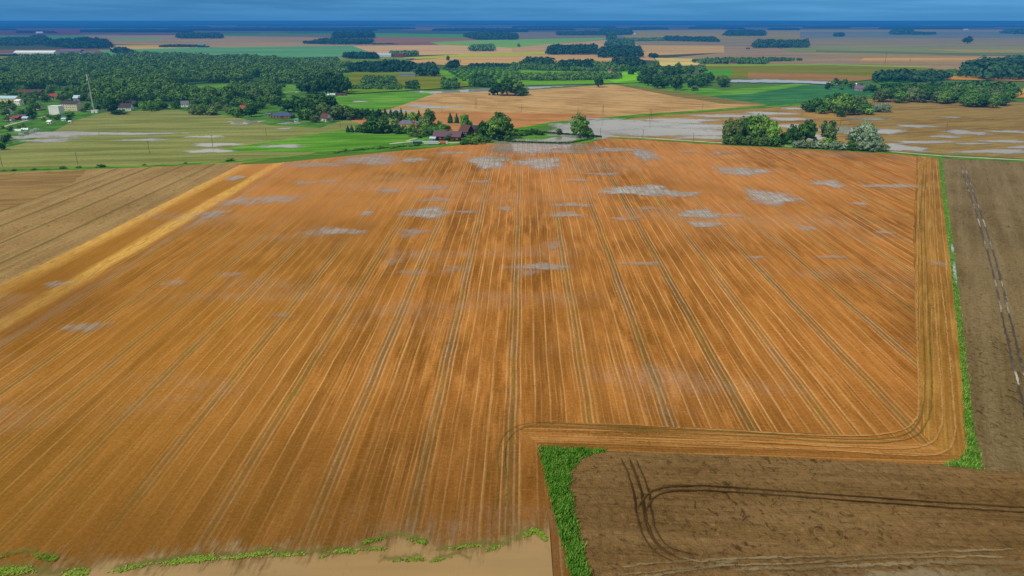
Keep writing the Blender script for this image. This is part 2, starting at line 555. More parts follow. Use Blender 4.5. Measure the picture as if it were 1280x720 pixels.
def soft_track(name, base, base2, breakup=.9, thr=.35, soft=.3, rough=1.0, spec=0.0, vscale=.15, bal=.5, amax=1.0):
    m, t = new_mat(name)
    p = t.pos()
    e = t.node('ShaderNodeAttribute', attribute_name='edge').outputs['Fac']
    a = t.node('ShaderNodeAttribute', attribute_name='along').outputs['Fac']
    n1 = t.noise(t.comb(t.m('MULTIPLY', e, 1.0), t.m('MULTIPLY', a, vscale)), 1.0, 4, .6)
    n2 = t.noise(p, .9, 4, .65)
    x = t.m('ADD', e, t.m('ADD', t.m('MULTIPLY', t.m('SUBTRACT', n1, .5), breakup), t.m('MULTIPLY', t.m('SUBTRACT', n2, .5), breakup)))
    al = t.m('MULTIPLY', t.step(x, thr - soft, thr + soft), amax)
    c = t.mix(t.step(t.noise(t.comb(t.m('MULTIPLY', a, .04), 3.0), 1.0, 4), bal - .08, bal + .08), alb(*base), alb(*base2))
    c = t.mix(t.m('MULTIPLY', t.step(n2, .5, .3), .5), c, tuple(q * .5 for q in alb(*base)))
    finish(t, c, rough, spec, t.bump(n2, .4, .3), alpha=al)
    return m


def foliage(name, dark, mid, light, per=.55, ns=.22):
    m, t = new_mat(name)
    g = t.node('ShaderNodeNewGeometry')
    oi = t.node('ShaderNodeObjectInfo')
    n = t.noise(t.mapped(g.outputs['Position'], 1, 1, 1), ns, 3)
    f = t.m('ADD', t.m('MULTIPLY', g.outputs['Random Per Island'], per), t.m('ADD', t.m('MULTIPLY', n, .75), t.m('MULTIPLY', oi.outputs['Random'], .35)))
    f = t.m('SUBTRACT', f, .26)
    c = t.mix(t.step(f, .05, .5), alb(*dark), alb(*mid))
    c = t.mix(t.step(f, .45, 1.05), c, alb(*light))
    finish(t, c, .9, .05, transl=.18)
    return m

# ------------------------------------------------------------------ camera, sun, sky
cam = bpy.data.cameras.new('camera')
cam.sensor_width = 36; cam.lens = 36 * F / 1280
cam.clip_start = 1; cam.clip_end = 400000
co = bpy.data.objects.new('camera', cam); COL.objects.link(co)
co.location = (0, 0, HC); co.rotation_euler = (math.pi / 2 - PITCH, 0, 0)
SC.camera = co
SUN_EL, SUN_AZ = 47.0, 232.0                      # azimuth clockwise from the way the camera looks (+y): behind it, on the left
sd = bpy.data.lights.new('sun', 'SUN'); sd.energy = 3.3; sd.angle = R(0.6); sd.color = (1, .95, .86)
so = bpy.data.objects.new('sun', sd); COL.objects.link(so)
_d = Vector((math.sin(R(SUN_AZ)) * math.cos(R(SUN_EL)), math.cos(R(SUN_AZ)) * math.cos(R(SUN_EL)), math.sin(R(SUN_EL))))
so.rotation_euler = (-_d).to_track_quat('-Z', 'Y').to_euler()
so.location = (-200, -200, 400)

w = bpy.data.worlds.new('World'); SC.world = w; w.use_nodes = True
w.node_tree.nodes.clear()
t = NT(w.node_tree)
sky = t.node('ShaderNodeTexSky', sky_type='NISHITA')
sky.sun_disc = False; sky.sun_elevation = R(SUN_EL); sky.sun_rotation = R(SUN_AZ); sky.air_density = 1.0; sky.dust_density = .6
bg1 = t.node('ShaderNodeBackground'); bg1.inputs[1].default_value = .07
t.l.new(sky.outputs[0], bg1.inputs[0])
tc = t.node('ShaderNodeTexCoord')
sx = t.node('ShaderNodeSeparateXYZ'); t.l.new(tc.outputs['Generated'], sx.inputs[0])
z = sx.outputs['Z']
cv = t.comb(t.m('DIVIDE', sx.outputs['X'], t.m('ADD', t.m('ABSOLUTE', z), .12)), t.m('DIVIDE', sx.outputs['Y'], t.m('ADD', t.m('ABSOLUTE', z), .12)))
cn = t.noise(cv, 1.1, 6, .55)
band = t.noise(t.mapped(tc.outputs['Generated'], 6, 6, 130), 1.0, 4, .55)
# rain-dark cloud bank low over the horizon, lighter cloud above it
low = t.mix(t.step(band, .34, .66), s2l((64, 126, 176)), s2l((84, 148, 200)))
low = t.mix(t.step(sx.outputs['X'], -.5, .55), t.mix(.35, low, s2l((58, 124, 176))), t.mix(.35, low, s2l((96, 172, 224))))
high = t.mix(t.step(cn, .38, .62), (.30, .33, .38), (.56, .57, .58))
cloud = t.mix(t.step(z, .028, .10), low, high)
cloud = t.mix(t.step(z, .016, .0), cloud, t.mix(.5, s2l((58, 126, 186)), low))
bg2 = t.node('ShaderNodeBackground'); bg2.inputs[1].default_value = 1.0
t.l.new(cloud, bg2.inputs[0])
ms = t.node('ShaderNodeMixShader')
gap = t.m('MULTIPLY', t.step(cn, .50, .38), t.step(z, .10, .4))
t.l.new(t.m('SUBTRACT', 1.0, gap), ms.inputs[0])
t.l.new(bg1.outputs[0], ms.inputs[1]); t.l.new(bg2.outputs[0], ms.inputs[2])
wo = t.node('ShaderNodeOutputWorld'); t.l.new(ms.outputs[0], wo.inputs[0])
SC.view_settings.view_transform = 'Standard'; SC.view_settings.look = 'None'; SC.view_settings.exposure = 0
SC.cycles.use_denoising = True
SC.cycles.max_bounces = 5; SC.cycles.diffuse_bounces = 2; SC.cycles.glossy_bounces = 2; SC.cycles.transparent_max_bounces = 12
SC.cycles.sample_clamp_indirect = 3

# ------------------------------------------------------------------ land and far fields
RW = 160000
_pts = [(RW * math.sin(2 * math.pi * i / 64), RW * math.cos(2 * math.pi * i / 64)) for i in range(64)]
sheet('ground', _pts, 0, LAND, 'wide flat farmland reaching to the horizon', world=True)

FAR = [  # colour as it shows in the photograph, outline, (kind of field)
    ('brown_field', (66, 96, 150), [(0, 34), (110, 34), (100, 43), (-200, 43), (-200, 34)]),
    ('green_field', (66, 124, 116), [(-150, 45), (140, 44), (140, 51), (-150, 51)]),
    ('ploughed_field', (124, 122, 132), [(105, 44.5), (222, 44), (390, 46.5), (420, 48), (420, 57.5), (205, 57.5), (135, 55)]),
    ('green_field', (96, 140, 124), [(140, 48.3), (205, 48.3), (200, 50.5), (140, 51)]),
    ('stubble_field', (168, 148, 116), [(135, 56.5), (210, 57), (262, 59.5), (210, 61.5), (140, 62.5)]),
    ('stubble_field', (138, 128, 126), [(262, 53), (385, 53), (560, 58), (420, 60), (262, 59)]),
    ('ploughed_field', (120, 105, 124), [(470, 46), (600, 47), (600, 53.5), (465, 54)]),
    ('green_field', (62, 130, 122), [(466, 41.5), (590, 43), (585, 47.5), (470, 46)]),
    ('green_field', (44, 122, 126), [(280, 42.2), (415, 41), (418, 43), (280, 44.5)]),
    ('green_field', (100, 148, 118), [(536, 52.5), (640, 49), (757, 47), (757, 49.5), (690, 55), (640, 60), (556, 58)]),
    ('ploughed_field', (96, 112, 140), [(640, 40), (800, 40), (800, 47), (640, 47.5)]),
    ('stubble_field', (174, 150, 134), [(400, 58.5), (556, 56), (640, 60), (640, 66), (580, 68), (500, 69.5), (440, 64)]),
    ('stubble_field', (160, 140, 130), [(640, 60), (690, 55), (757, 50), (800, 52), (820, 76), (640, 68)]),
    ('ploughed_field', (108, 120, 136), [(760, 38.5), (960, 37), (1500, 37), (1500, 46), (960, 49), (800, 52)]),
    ('ploughed_field', (84, 114, 148), [(1000, 40), (1500, 39), (1500, 52), (1000, 51)]),
    ('ploughed_field', (114, 120, 130), [(780, 49), (960, 48), (1500, 47), (1500, 62), (960, 60), (800, 58)]),
    ('stubble_field', (164, 142, 124), [(800, 57), (905, 57), (905, 66), (800, 70)]),
    ('ploughed_field', (134, 124, 124), [(905, 57), (960, 58), (1000, 66), (1090, 82), (880, 82), (820, 74), (905, 66)]),
    ('green_field', (112, 128, 118), [(975, 60.5), (1030, 58.5), (1130, 58), (1500, 60), (1500, 69), (1130, 69), (990, 66)]),
    ('grass_strip', (92, 114, 112), [(1020, 63), (1200, 66.5), (1500, 69), (1500, 71), (1200, 69), (1020, 65)]),
    ('ploughed_field', (140, 126, 118), [(1000, 66), (1130, 69), (1500, 72), (1500, 92), (1190, 88), (1090, 82)]),
    ('stubble_field', (170, 140, 112), [(1080, 72.5), (1240, 72), (1235, 76.5), (1075, 76)]),
    ('stubble_field', (140, 132, 118), [(1160, 62), (1500, 62.5), (1500, 65), (1200, 65)]),
    ('stubble_field', (196, 172, 126), [(818, 72.5), (880, 74), (872, 82), (826, 83)]),
    ('green_field', (150, 164, 92), [(500, 72.5), (580, 68), (684, 65), (684, 68), (600, 71.5), (520, 74)]),
    ('stubble_field', (176, 148, 120), [(490, 77), (560, 72.5), (690, 68), (800, 68), (800, 82), (640, 83), (560, 82)]),
    ('green_field', (116, 130, 104), [(420, 70), (520, 73), (490, 78), (430, 78)]),
    ('green_field', (84, 140, 124), [(122, 63), (262, 59.5), (440, 57.5), (464, 66), (430, 71), (300, 74), (150, 74)]),
    ('ploughed_field', (116, 116, 92), [(-150, 70), (100, 71), (70, 76), (20, 80), (-150, 88)]),
    ('green_field', (110, 118, 78), [(880, 80.5), (1000, 80), (1110, 82), (1190, 88), (1170, 97), (1060, 101), (890, 99)]),
    ('ploughed_field', (142, 114, 92), [(935, 91), (1010, 92), (1110, 98), (1060, 103), (935, 99)]),
    ('grass_strip', (128, 160, 92), [(880, 81), (1040, 80.5), (1160, 84), (1160, 85), (1040, 82), (880, 83)]),
    ('green_field', (66, 140, 76), [(876, 88), (915, 88), (915, 95), (883, 93.5)]),
    ('green_field', (70, 130, 76), [(1090, 100), (1170, 96), (1200, 99), (1100, 106)]),
    ('stubble_field', (200, 148, 92), [(1255, 112), (1400, 110), (1400, 124), (1262, 123)]),
    ('stubble_field', (180, 136, 92), [(1170, 88), (1500, 94), (1500, 106), (1180, 100)]),
    ('green_field', (96, 132, 76), [(330, 76), (500, 74), (560, 90), (540, 112), (440, 118), (350, 100)]),
    ('stubble_field', (170, 144, 96), [(372, 84), (425, 84), (430, 91), (378, 92)]),
    ('green_field', (112, 124, 70), [(436, 92), (545, 92), (585, 100), (592, 108), (540, 112), (480, 111), (440, 105)]),
    ('green_field', (94, 146, 74), [(536, 90), (640, 84), (800, 82), (800, 104), (655, 108), (590, 108)]),
    ('grass_field', (112, 178, 62), [(752, 98), (790, 87), (804, 92), (800, 100), (770, 104)]),
]
zz = .10
for nm, rgb, poly in FAR:
    pts = [G(*p) for p in poly]
    d = sum(math.hypot(*p) for p in pts) / len(pts)
    d = min(d, 14000)
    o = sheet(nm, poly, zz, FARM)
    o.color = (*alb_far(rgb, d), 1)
    zz += .035

# ------------------------------------------------------------------ middle distance
G1 = grassy('meadow_grass', [(64, 108, 36), (88, 142, 48), (120, 164, 66)], 60)
G2 = grassy('bright_pasture', [(78, 128, 36), (100, 154, 50), (130, 174, 72)], 75, .2)
G3 = grassy('olive_pasture', [(116, 122, 68), (138, 142, 84), (160, 154, 98)], 84, .12)
G4 = grassy('dark_crop', [(52, 104, 62), (66, 124, 74), (84, 138, 84)], 70, .2)
G5 = grassy('village_grass', [(62, 104, 44), (84, 130, 52), (112, 148, 70)], 40, .6)
VERGE = grassy('verge_grass', [(58, 110, 26), (86, 146, 36), (128, 164, 62)], 80, .3, .15)
TALL = grassy('tall_green_grass', [(52, 96, 32), (76, 126, 44), (120, 146, 70)], 0, .5, .35)

sheet('grass', [(-300, 215), (-300, 128), (0, 122), (130, 112), (330, 108), (440, 118), (450, 150), (400, 165), (200, 150), (60, 190), (0, 212)], .04, G5)
sheet('green_field', [(436, 112), (540, 113), (566, 121), (500, 134), (446, 140), (412, 126)], .06, G2)
sheet('olive_field', [(-300, 240), (-300, 205), (0, 186.5), (30, 179), (60, 168), (92, 151), (130, 141), (200, 137), (240, 139), (292, 146), (340, 157), (400, 160), (440, 147), (480, 148), (480, 165), (380, 195), (310, 203), (150, 211), (0, 218)], .06, G3)
sheet('green_field', [(268, 188), (332, 178), (430, 162), (440, 166), (545, 168), (524, 178), (492, 184), (400, 190), (340, 190)], .10, G2)
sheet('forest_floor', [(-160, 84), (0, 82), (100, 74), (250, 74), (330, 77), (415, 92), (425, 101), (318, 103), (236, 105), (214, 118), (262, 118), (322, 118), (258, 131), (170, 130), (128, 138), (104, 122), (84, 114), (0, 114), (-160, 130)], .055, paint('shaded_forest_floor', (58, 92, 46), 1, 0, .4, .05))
sheet('grass', [(225, 112), (238, 108), (310, 104), (325, 106), (302, 111), (260, 117), (232, 118)], .08, G2)
sheet('grass', [(325, 110), (362, 106), (380, 109), (374, 113), (335, 116)], .08, G2)
FIELD2 = stubble('far_stubble', -63, 0, [(158, 116, 70), (196, 154, 104), (212, 176, 126)], (216, 182, 132), 10.0, 26.0, (140, 104, 66), .7, .6)
sheet('stubble_field', [(655, 113), (765, 105.5), (860, 117), (960, 131), (905, 136), (790, 146), (640, 161.5), (560, 164), (470, 163), (438, 150), (492, 135), (548, 115.5)], .09, FIELD2)
FIELD2B = stubble('red_stubble', -80, 0, [(164, 108, 62), (188, 132, 84), (200, 148, 98)], (208, 146, 92), 7.0, 0, line=.4)
sheet('stubble_field', [(470, 163), (440, 150), (470, 143), (560, 140), (680, 141), (790, 145.5), (640, 161.2), (560, 163.8)], .13, FIELD2B, rough_edge=3)
sheet('green_field', [(770, 104.5), (800, 98.5), (905, 113), (1000, 104), (1030, 103), (940, 117), (880, 121), (830, 113)], .15, G2)
sheet('green_field', [(870, 121), (940, 117), (1000, 108), (1085, 104), (1110, 118), (1005, 129), (960, 131.5)], .14, G4)
sheet('green_field', [(765, 105), (830, 112.5), (960, 131), (905, 130), (840, 120)], .16, grassy('weedy_stubble', [(104, 108, 58), (136, 118, 68), (160, 124, 74)], 75, .2))
FLOODED = stubble('flooded_stubble', 78, 0, [(126, 98, 48), (166, 128, 70), (184, 148, 92)], (184, 150, 96), 9.0, 0, line=.35)
sheet('flooded_field', [(676, 171), (700, 163), (795, 147), (905, 137), (1000, 130), (1120, 122), (1112, 188), (905, 179), (750, 171)], .07, FLOODED)
ORANGE = stubble('ochre_stubble', 72, 0, [(122, 98, 50), (148, 122, 70), (166, 138, 88)], (168, 142, 94), 9.0, 0, line=.4)
sheet('stubble_field', [(1090, 127), (1130, 123), (1200, 128), (1280, 128), (1700, 128), (1700, 219), (1280, 198.5), (1100, 188), (1050, 160)], .10, ORANGE, rough_edge=3)
# verges of the lane and the field road
sheet('grass_verge', [(640, 161.3), (690, 152.6), (800, 143), (960, 132.3), (1010, 128.6), (1010, 131), (960, 134.8), (800, 146.2), (692, 156.3), (640, 165)], .19, VERGE)
sheet('grass', [(640, 176.8), (640, 164), (662, 163), (750, 169.5), (762, 171.5), (735, 178.5), (700, 179.8), (660, 179)], .20, G2)
sheet('grass', [(430, 184), (524, 177), (560, 166), (660, 166), (660, 180), (600, 179), (520, 187), (430, 192)], .17, G1)
sheet('grass', [(905, 171), (1108, 182), (1112, 191.5), (905, 181.5)], .17, G1)

# ------------------------------------------------------------------ the big stubble field and its neighbours
_ux = lambda px, py: (lambda g: g[0] * math.cos(R(ROWDIR)) - g[1] * math.sin(R(ROWDIR)))(G(px, py))
U0 = _ux(640, 530)
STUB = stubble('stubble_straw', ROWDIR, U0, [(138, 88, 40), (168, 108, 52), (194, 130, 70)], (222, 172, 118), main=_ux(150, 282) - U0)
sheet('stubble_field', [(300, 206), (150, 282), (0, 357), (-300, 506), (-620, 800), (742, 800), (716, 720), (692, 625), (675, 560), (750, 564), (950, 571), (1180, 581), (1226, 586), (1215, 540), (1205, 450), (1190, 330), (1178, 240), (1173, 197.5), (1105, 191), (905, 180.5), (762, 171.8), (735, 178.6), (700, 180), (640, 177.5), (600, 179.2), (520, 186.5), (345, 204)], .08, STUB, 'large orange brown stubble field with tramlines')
def bearing(a, b):
    (x0, y0), (x1, y1) = G(*a), G(*b)
    return math.degrees(math.atan2(x1 - x0, y1 - y0))
HEADB = stubble('headland_straw', bearing((690, 548), (1150, 562)), 1.0, [(128, 84, 40), (162, 108, 54), (186, 132, 76)], (204, 158, 104), 3.6, 0, line=.6)
HEADR = stubble('side_headland_straw', bearing((1213, 540), (1173, 198)), 2.0, [(130, 88, 40), (162, 112, 52), (182, 134, 72)], (196, 158, 96), 4.4, 0, line=.6)
sheet('stubble_headland', [(648, 536), (660, 531), (700, 529), (850, 534), (1000, 541), (1120, 548), (1165, 556), (1196, 575), (1180, 580.6), (950, 570.6), (750, 563.6), (676, 559.6), (664, 548)], .12, HEADB, rough_edge=.5)
sheet('stubble_headland', [(1146, 194.5), (1173, 198), (1178, 240), (1190, 330), (1205, 450), (1213, 540), (1200, 572), (1172, 562), (1150, 540), (1144, 400), (1142, 300)], .15, HEADR, rough_edge=.5)
BROWN = ploughed('pale_tilled_soil', ROWDIR, [(148, 118, 78), (164, 132, 90), (178, 148, 104)], .6, (112, 88, 54), .5, 1.0, (24.0, U0 + 4, 1.6, (92, 84, 44), .6))
sheet('brown_field', [(300, 206), (150, 282), (0, 357), (-300, 506), (-900, 560), (-900, 262), (0, 217), (150, 210.5), (308, 203)], .085, BROWN)
PALE = stubble('pale_stubble', 78, 0, [(132, 104, 62), (152, 120, 76), (168, 136, 92)], (172, 142, 98), 6.0, 0, line=.5)
sheet('stubble_field', [(-300, 234), (0, 218.5), (108, 213), (95, 226), (40, 250), (0, 264), (-300, 340)], .11, PALE, rough_edge=1.0)
PLOUGH = ploughed('grey_brown_soil', bearing((1240, 500), (1205, 210)), [(116, 98, 70), (132, 112, 82), (146, 126, 96)], .7, (74, 60, 42), .8)
sheet('ploughed_field', [(1173, 197.5), (1178, 240), (1190, 330), (1205, 450), (1215, 540), (1226, 586), (1300, 800), (2300, 800), (1900, 228), (1280, 202)], .07, PLOUGH)
PLOUGH2 = ploughed('dark_turned_soil', bearing((800, 620), (1280, 640)), [(116, 88, 56), (134, 104, 68), (148, 116, 80)], .8, (72, 56, 38), 1.1, .8)
sheet('ploughed_field', [(676, 561), (755, 564.5), (950, 571), (1180, 581), (1226, 587.5), (1300, 592), (2100, 650), (2100, 800), (744, 800), (716, 720), (692, 625)], .10, PLOUGH2)
sheet('grass_strip', [(674, 559.5), (757, 564), (728, 572), (714, 588), (711, 606), (716, 640), (735, 720), (752, 800), (728, 800), (715, 720), (693, 640), (684, 600)], .16, TALL, rough_edge=.35, seg=1.2)
sheet('grass_strip', [(1173, 197.5), (1177, 197.5), (1182, 240), (1194, 330), (1206, 450), (1217, 540), (1228, 588), (1176, 581), (1200, 574), (1209, 560), (1207, 540), (1200.5, 450), (1188.5, 330), (1177, 240)], .165, TALL, rough_edge=.3, seg=1.5)
ribbon('grass_verge', [(-60, 216), (60, 211.5), (180, 208), (300, 201.5), (400, 193), (520, 182), (590, 176.5)], 7, .18, VERGE, jitter=1.2)
ribbon('grass_verge', [(700, 178.2), (745, 172.8), (800, 174.2), (905, 180.8), (1105, 191.2), (1172, 197), (1300, 203), (1700, 225)], 6, .185, VERGE, jitter=.8)
GRAVEL = paint('pale_gravel', (196, 188, 172), 1, 0, .2, .4)
ribbon('gravel_road', [(755, 170.6), (800, 172.4), (905, 179), (1000, 183.6), (1105, 189.2), (1172, 194.6), (1280, 200.4), (1700, 222)], 4.2, .21, GRAVEL, jitter=.12)
ribbon('gravel_road', [(487, 180), (520, 177), (548, 178.5), (575, 178), (600, 175)], 4.5, .22, GRAVEL, jitter=.2)
ribbon('gravel_track', [(508, 176.5), (530, 170), (545, 165), (560, 163)], 3.2, .225, GRAVEL, jitter=.2)
ribbon('gravel_road', [(440, 146), (462, 148.5), (480, 151), (500, 157)], 4, .225, GRAVEL, jitter=.2)
ribbon('gravel_road', [(0, 160), (20, 154), (55, 146), (80, 141)], 4, .225, GRAVEL, jitter=.2)
ribbon('gravel_road', [(100, 139), (150, 136.5), (215, 134), (262, 134), (300, 138)], 3.5, .225, GRAVEL, jitter=.2)
ribbon('road', [(345, 116.5), (362, 115), (375, 114.6)], 6, .225, GRAVEL)

# ------------------------------------------------------------------ water
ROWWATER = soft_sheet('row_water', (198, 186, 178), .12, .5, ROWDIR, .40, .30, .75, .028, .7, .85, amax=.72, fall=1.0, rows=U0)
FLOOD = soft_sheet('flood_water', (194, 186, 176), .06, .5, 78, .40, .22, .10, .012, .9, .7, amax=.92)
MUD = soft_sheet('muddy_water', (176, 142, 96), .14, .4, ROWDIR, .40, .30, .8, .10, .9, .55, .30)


def puddle(px, py, wpx, hpx, mat, z, faint=0.0, n=40, name='puddle', label=None, rot=0.0):
    cx, cy = G(px, py)
    hw = wpx / 2 / scale_at(px, py)
    hd = (G(px, py - hpx / 2)[1] - G(px, py + hpx / 2)[1]) / 2
    vs, at, fs = [(0, 0, 0)], [1.0], []
    ph = random.uniform(0, 6)
    RG = 6
    for k in range(1, RG + 1):
        r = k / RG
        for i in range(n):
            q = 2 * math.pi * i / n
            wv = 1 + .16 * math.sin(3 * q + ph) + .10 * math.sin(5 * q + 2 * ph)
            x, y = hw * 1.25 * r * wv * math.cos(q), hd * 1.25 * r * wv * math.sin(q)
            c, s = math.cos(R(rot)), math.sin(R(rot))
            vs.append((x * c - y * s, x * s + y * c, 0)); at.append(1 - r)
    for i in range(n):
        j = (i + 1) % n
        fs.append((0, 1 + i, 1 + j))
        for k in range(RG - 1):
            a, b = 1 + k * n, 1 + (k + 1) * n
            fs.append((a + i, b + i, b + j, a + j))
    me = bpy.data.meshes.new(name)
    me.from_pydata(vs, [], fs)
    A = me.attributes.new('edge', 'FLOAT', 'POINT'); A.data.foreach_set('value', at)
    o = link(name, me, mat)
    o.location = (cx, cy, z)
    o.color = (1, 1, 1, faint + .5)
    return tag(o, label, kind='structure')

PUD = [(464, 200, 78, 13, 0), (516, 200, 30, 5, -.1), (393, 206, 84, 7, .1), (564, 191, 40, 3.5, 0), (612, 202, 36, 13, -.25), (627, 189, 28, 5, -.1),
       (381, 229, 34, 5, .1), (346, 249, 70, 11, .08), (486, 239, 42, 6, .1), (540, 235, 42, 5, .05), (457, 267, 18, 8, .1), (534, 266, 42, 11, -.2),
       (419, 290, 72, 9, .0), (515, 291, 42, 14, .15), (544, 250, 46, 6, .1), (582, 265, 36, 4, .1), (630, 261, 20, 6, .1), (492, 327, 34, 14, .25),
       (566, 337, 44, 16, .28), (412, 227, 28, 5, .15), (512, 341, 64, 9, .25), (666, 182, 90, 15, -.2), (675, 204, 44, 11, -.2), (717, 190, 66, 4, -.05), (806, 193, 24, 13, -.15),
       (770, 187.5, 66, 5, -.05), (800, 238.5, 64, 9, -.32), (848, 243, 48, 5, -.15), (927, 214, 54, 9, -.15), (962, 247, 46, 15, -.2), (902, 192, 28, 4, 0),
       (876, 268, 34, 9, -.25), (880, 281, 32, 6, -.2), (715, 257, 56, 5, .05), (707, 269, 54, 7, .08), (678, 334, 74, 8, .0), (660, 341, 40, 10, .2),
       (800, 330, 76, 6, .15), (780, 274, 40, 5, .08), (812, 261, 30, 4, .08), (690, 307, 34, 12, .25), (946, 322, 34, 4, .1), (755, 218, 50, 4, .08),
       (915, 270, 28, 5, .05), (1113, 233, 66, 4, -.05), (1035, 230, 32, 8, -.1), (1007, 286, 22, 8, .05), (1075, 255, 18, 5, 0), (1173, 331, 26, 12, .2),
       (293, 223, 24, 6, 0), (300, 253, 52, 11, .05), (266, 268, 40, 12, .12), (103, 410, 74, 20, .24), (73, 356, 46, 12, .22), (217, 354, 44, 16, .3),
       (290, 345, 50, 14, .3), (1040, 322, 50, 6, .22), (860, 190, 30, 3, .1), (720, 226, 40, 4, .15), (600, 228, 40, 4, .15), (350, 395, 60, 12, .34), (1103, 291, 30, 6, .18)]
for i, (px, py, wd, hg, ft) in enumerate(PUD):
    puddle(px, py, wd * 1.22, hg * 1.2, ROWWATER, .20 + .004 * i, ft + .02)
# sheets of water on the flooded field and along the old river meadow
FL = [(745, 163, 110, 15, -.35), (800, 158, 170, 17, -.25), (720, 166.5, 70, 6, -.3), (840, 165, 150, 12, -.2), (880, 158, 110, 5, -.15), (850, 151, 90, 6, -.15), (905, 145, 90, 5, -.1), (960, 142, 70, 4, -.1), (880, 172, 70, 5, -.15),
      (930, 160, 90, 4, -.1), (985, 149, 60, 4, -.1), (1000, 136, 60, 3, -.05), (1060, 163, 70, 9, -.25), (1100, 164, 60, 7, -.15), (1125, 185, 54, 9, -.25), (1085, 149, 60, 4, -.1), (1155, 178, 90, 4, -.1), (1205, 166, 50, 6, -.2),
      (1180, 171, 50, 4, 0), (1260, 165, 60, 3, -.05), (1255, 177, 70, 4, -.1), (1240, 190, 110, 5, -.2), (1145, 158, 60, 4, -.05), (1300, 185, 70, 5, -.1), (990, 158, 60, 5, -.15), (1190, 147, 40, 2, .05),
      (1010, 171, 40, 8, -.2), (1215, 180, 60, 3, 0)]
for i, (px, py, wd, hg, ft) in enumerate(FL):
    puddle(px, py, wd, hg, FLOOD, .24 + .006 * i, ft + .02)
GF = [(80, 168, 120, 8, -.1), (150, 167, 150, 4, -.05), (60, 176, 80, 6, .05), (255, 171, 60, 3, 0), (268, 181, 50, 5, -.25), (262, 189, 54, 4, -.25), (355, 183, 66, 4, -.1), (305, 153, 34, 5, -.3), (362, 154, 26, 3, -.2), (355, 161, 20, 2, -.1),
      (520, 132, 34, 2.5, -.1), (450, 127, 26, 2, -.1), (545, 134, 60, 3, -.15), (500, 139, 44, 3, -.1), (180, 175, 90, 5, .1), (40, 171, 70, 7, -.05)]
for i, (px, py, wd, hg, ft) in enumerate(GF):
    puddle(px, py, wd, hg, FLOOD, .16 + .006 * i, ft + .02)
POND = water('pond_water', (168, 160, 148))
sheet('pond', [(672, 176.6), (690, 172.2), (708, 171.3), (722, 172.6), (719, 175.8), (700, 177.2)], .24, POND)
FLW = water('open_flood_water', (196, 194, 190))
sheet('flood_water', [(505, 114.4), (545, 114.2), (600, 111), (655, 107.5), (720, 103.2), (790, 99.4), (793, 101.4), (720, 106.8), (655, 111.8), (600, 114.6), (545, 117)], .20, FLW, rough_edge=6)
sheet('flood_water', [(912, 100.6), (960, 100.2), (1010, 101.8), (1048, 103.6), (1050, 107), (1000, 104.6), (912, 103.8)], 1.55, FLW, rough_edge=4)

# muddy water along the near end of the field with a rim of green slime
_mud = [(-60, 730), (60, 722), (140, 714), (210, 706), (330, 700), (430, 693), (455, 684), (520, 678), (545, 690), (600, 690), (640, 676), (690, 668), (702, 676), (717, 724), (743, 800), (-60, 800)]
pts = [G(*p) for p in _mud]
L = smooth_line(pts[:12], 2.0) + [Vector(p) for p in pts[12:]]
nb = len(L) - 4
vs, at, fs = [], [], []
for i in range(nb):
    p = L[i] + Vector((random.uniform(-.7, .7), random.uniform(-1.2, 1.2)))
    for off, e in ((13, -.12), (4, .30), (-4, .74), (-34, 1.25)):
        vs.append((p.x, p.y + off, 0)); at.append(e)
    if i:
        b = 4 * i
        for k in range(3):
            fs.append((b - 4 + k, b - 3 + k, b + k + 1, b + k))
me = bpy.data.meshes.new('muddy_water'); me.from_pydata(vs, [], fs)
A = me.attributes.new('edge', 'FLOAT', 'POINT'); A.data.foreach_set('value', at)
o = link('muddy_water', me, MUD); o.location.z = .30; o.color = (1, 1, 1, .5)
tag(o, kind='structure')
SLIME = soft_track('green_slime', (112, 146, 48), (150, 178, 78), 2.3, .66, .3, .8, .1, .35, amax=.85)
SLIME2 = soft_track('soft_algae', (120, 116, 58), (128, 128, 66), 1.6, .55, .5, .8, .1, .2, amax=.55)
SLINES = []
for k, (ln, wd) in enumerate([([(-30, 722), (20, 714), (60, 719), (110, 716)], 2.6), ([(130, 717), (180, 708), (215, 702), (265, 697)], 1.3), ([(150, 714), (230, 703), (300, 697), (345, 690), (352, 684)], 1.6), ([(330, 696), (380, 694), (430, 690), (442, 692)], 1.3),
                    ([(455, 680), (490, 673), (532, 679)], 1.5), ([(540, 692), (580, 685), (630, 682)], 1.2), ([(610, 688), (645, 677), (668, 665), (682, 676)], 1.6), ([(470, 706), (500, 702), (530, 700)], 1.2), ([(400, 698), (450, 689), (480, 688)], 1.0), ([(-10, 700), (30, 694), (70, 700)], 1.6), ([(540, 703), (566, 698), (590, 700)], .9)]):
    ribbon('green_slime', ln, wd * 2.2, .34 + .005 * k, SLIME2, offset=.9, step=1.0, jitter=.7, kind='stuff', label='soft olive algae along the edge of the muddy water')
    SLINES.append((ln, wd))

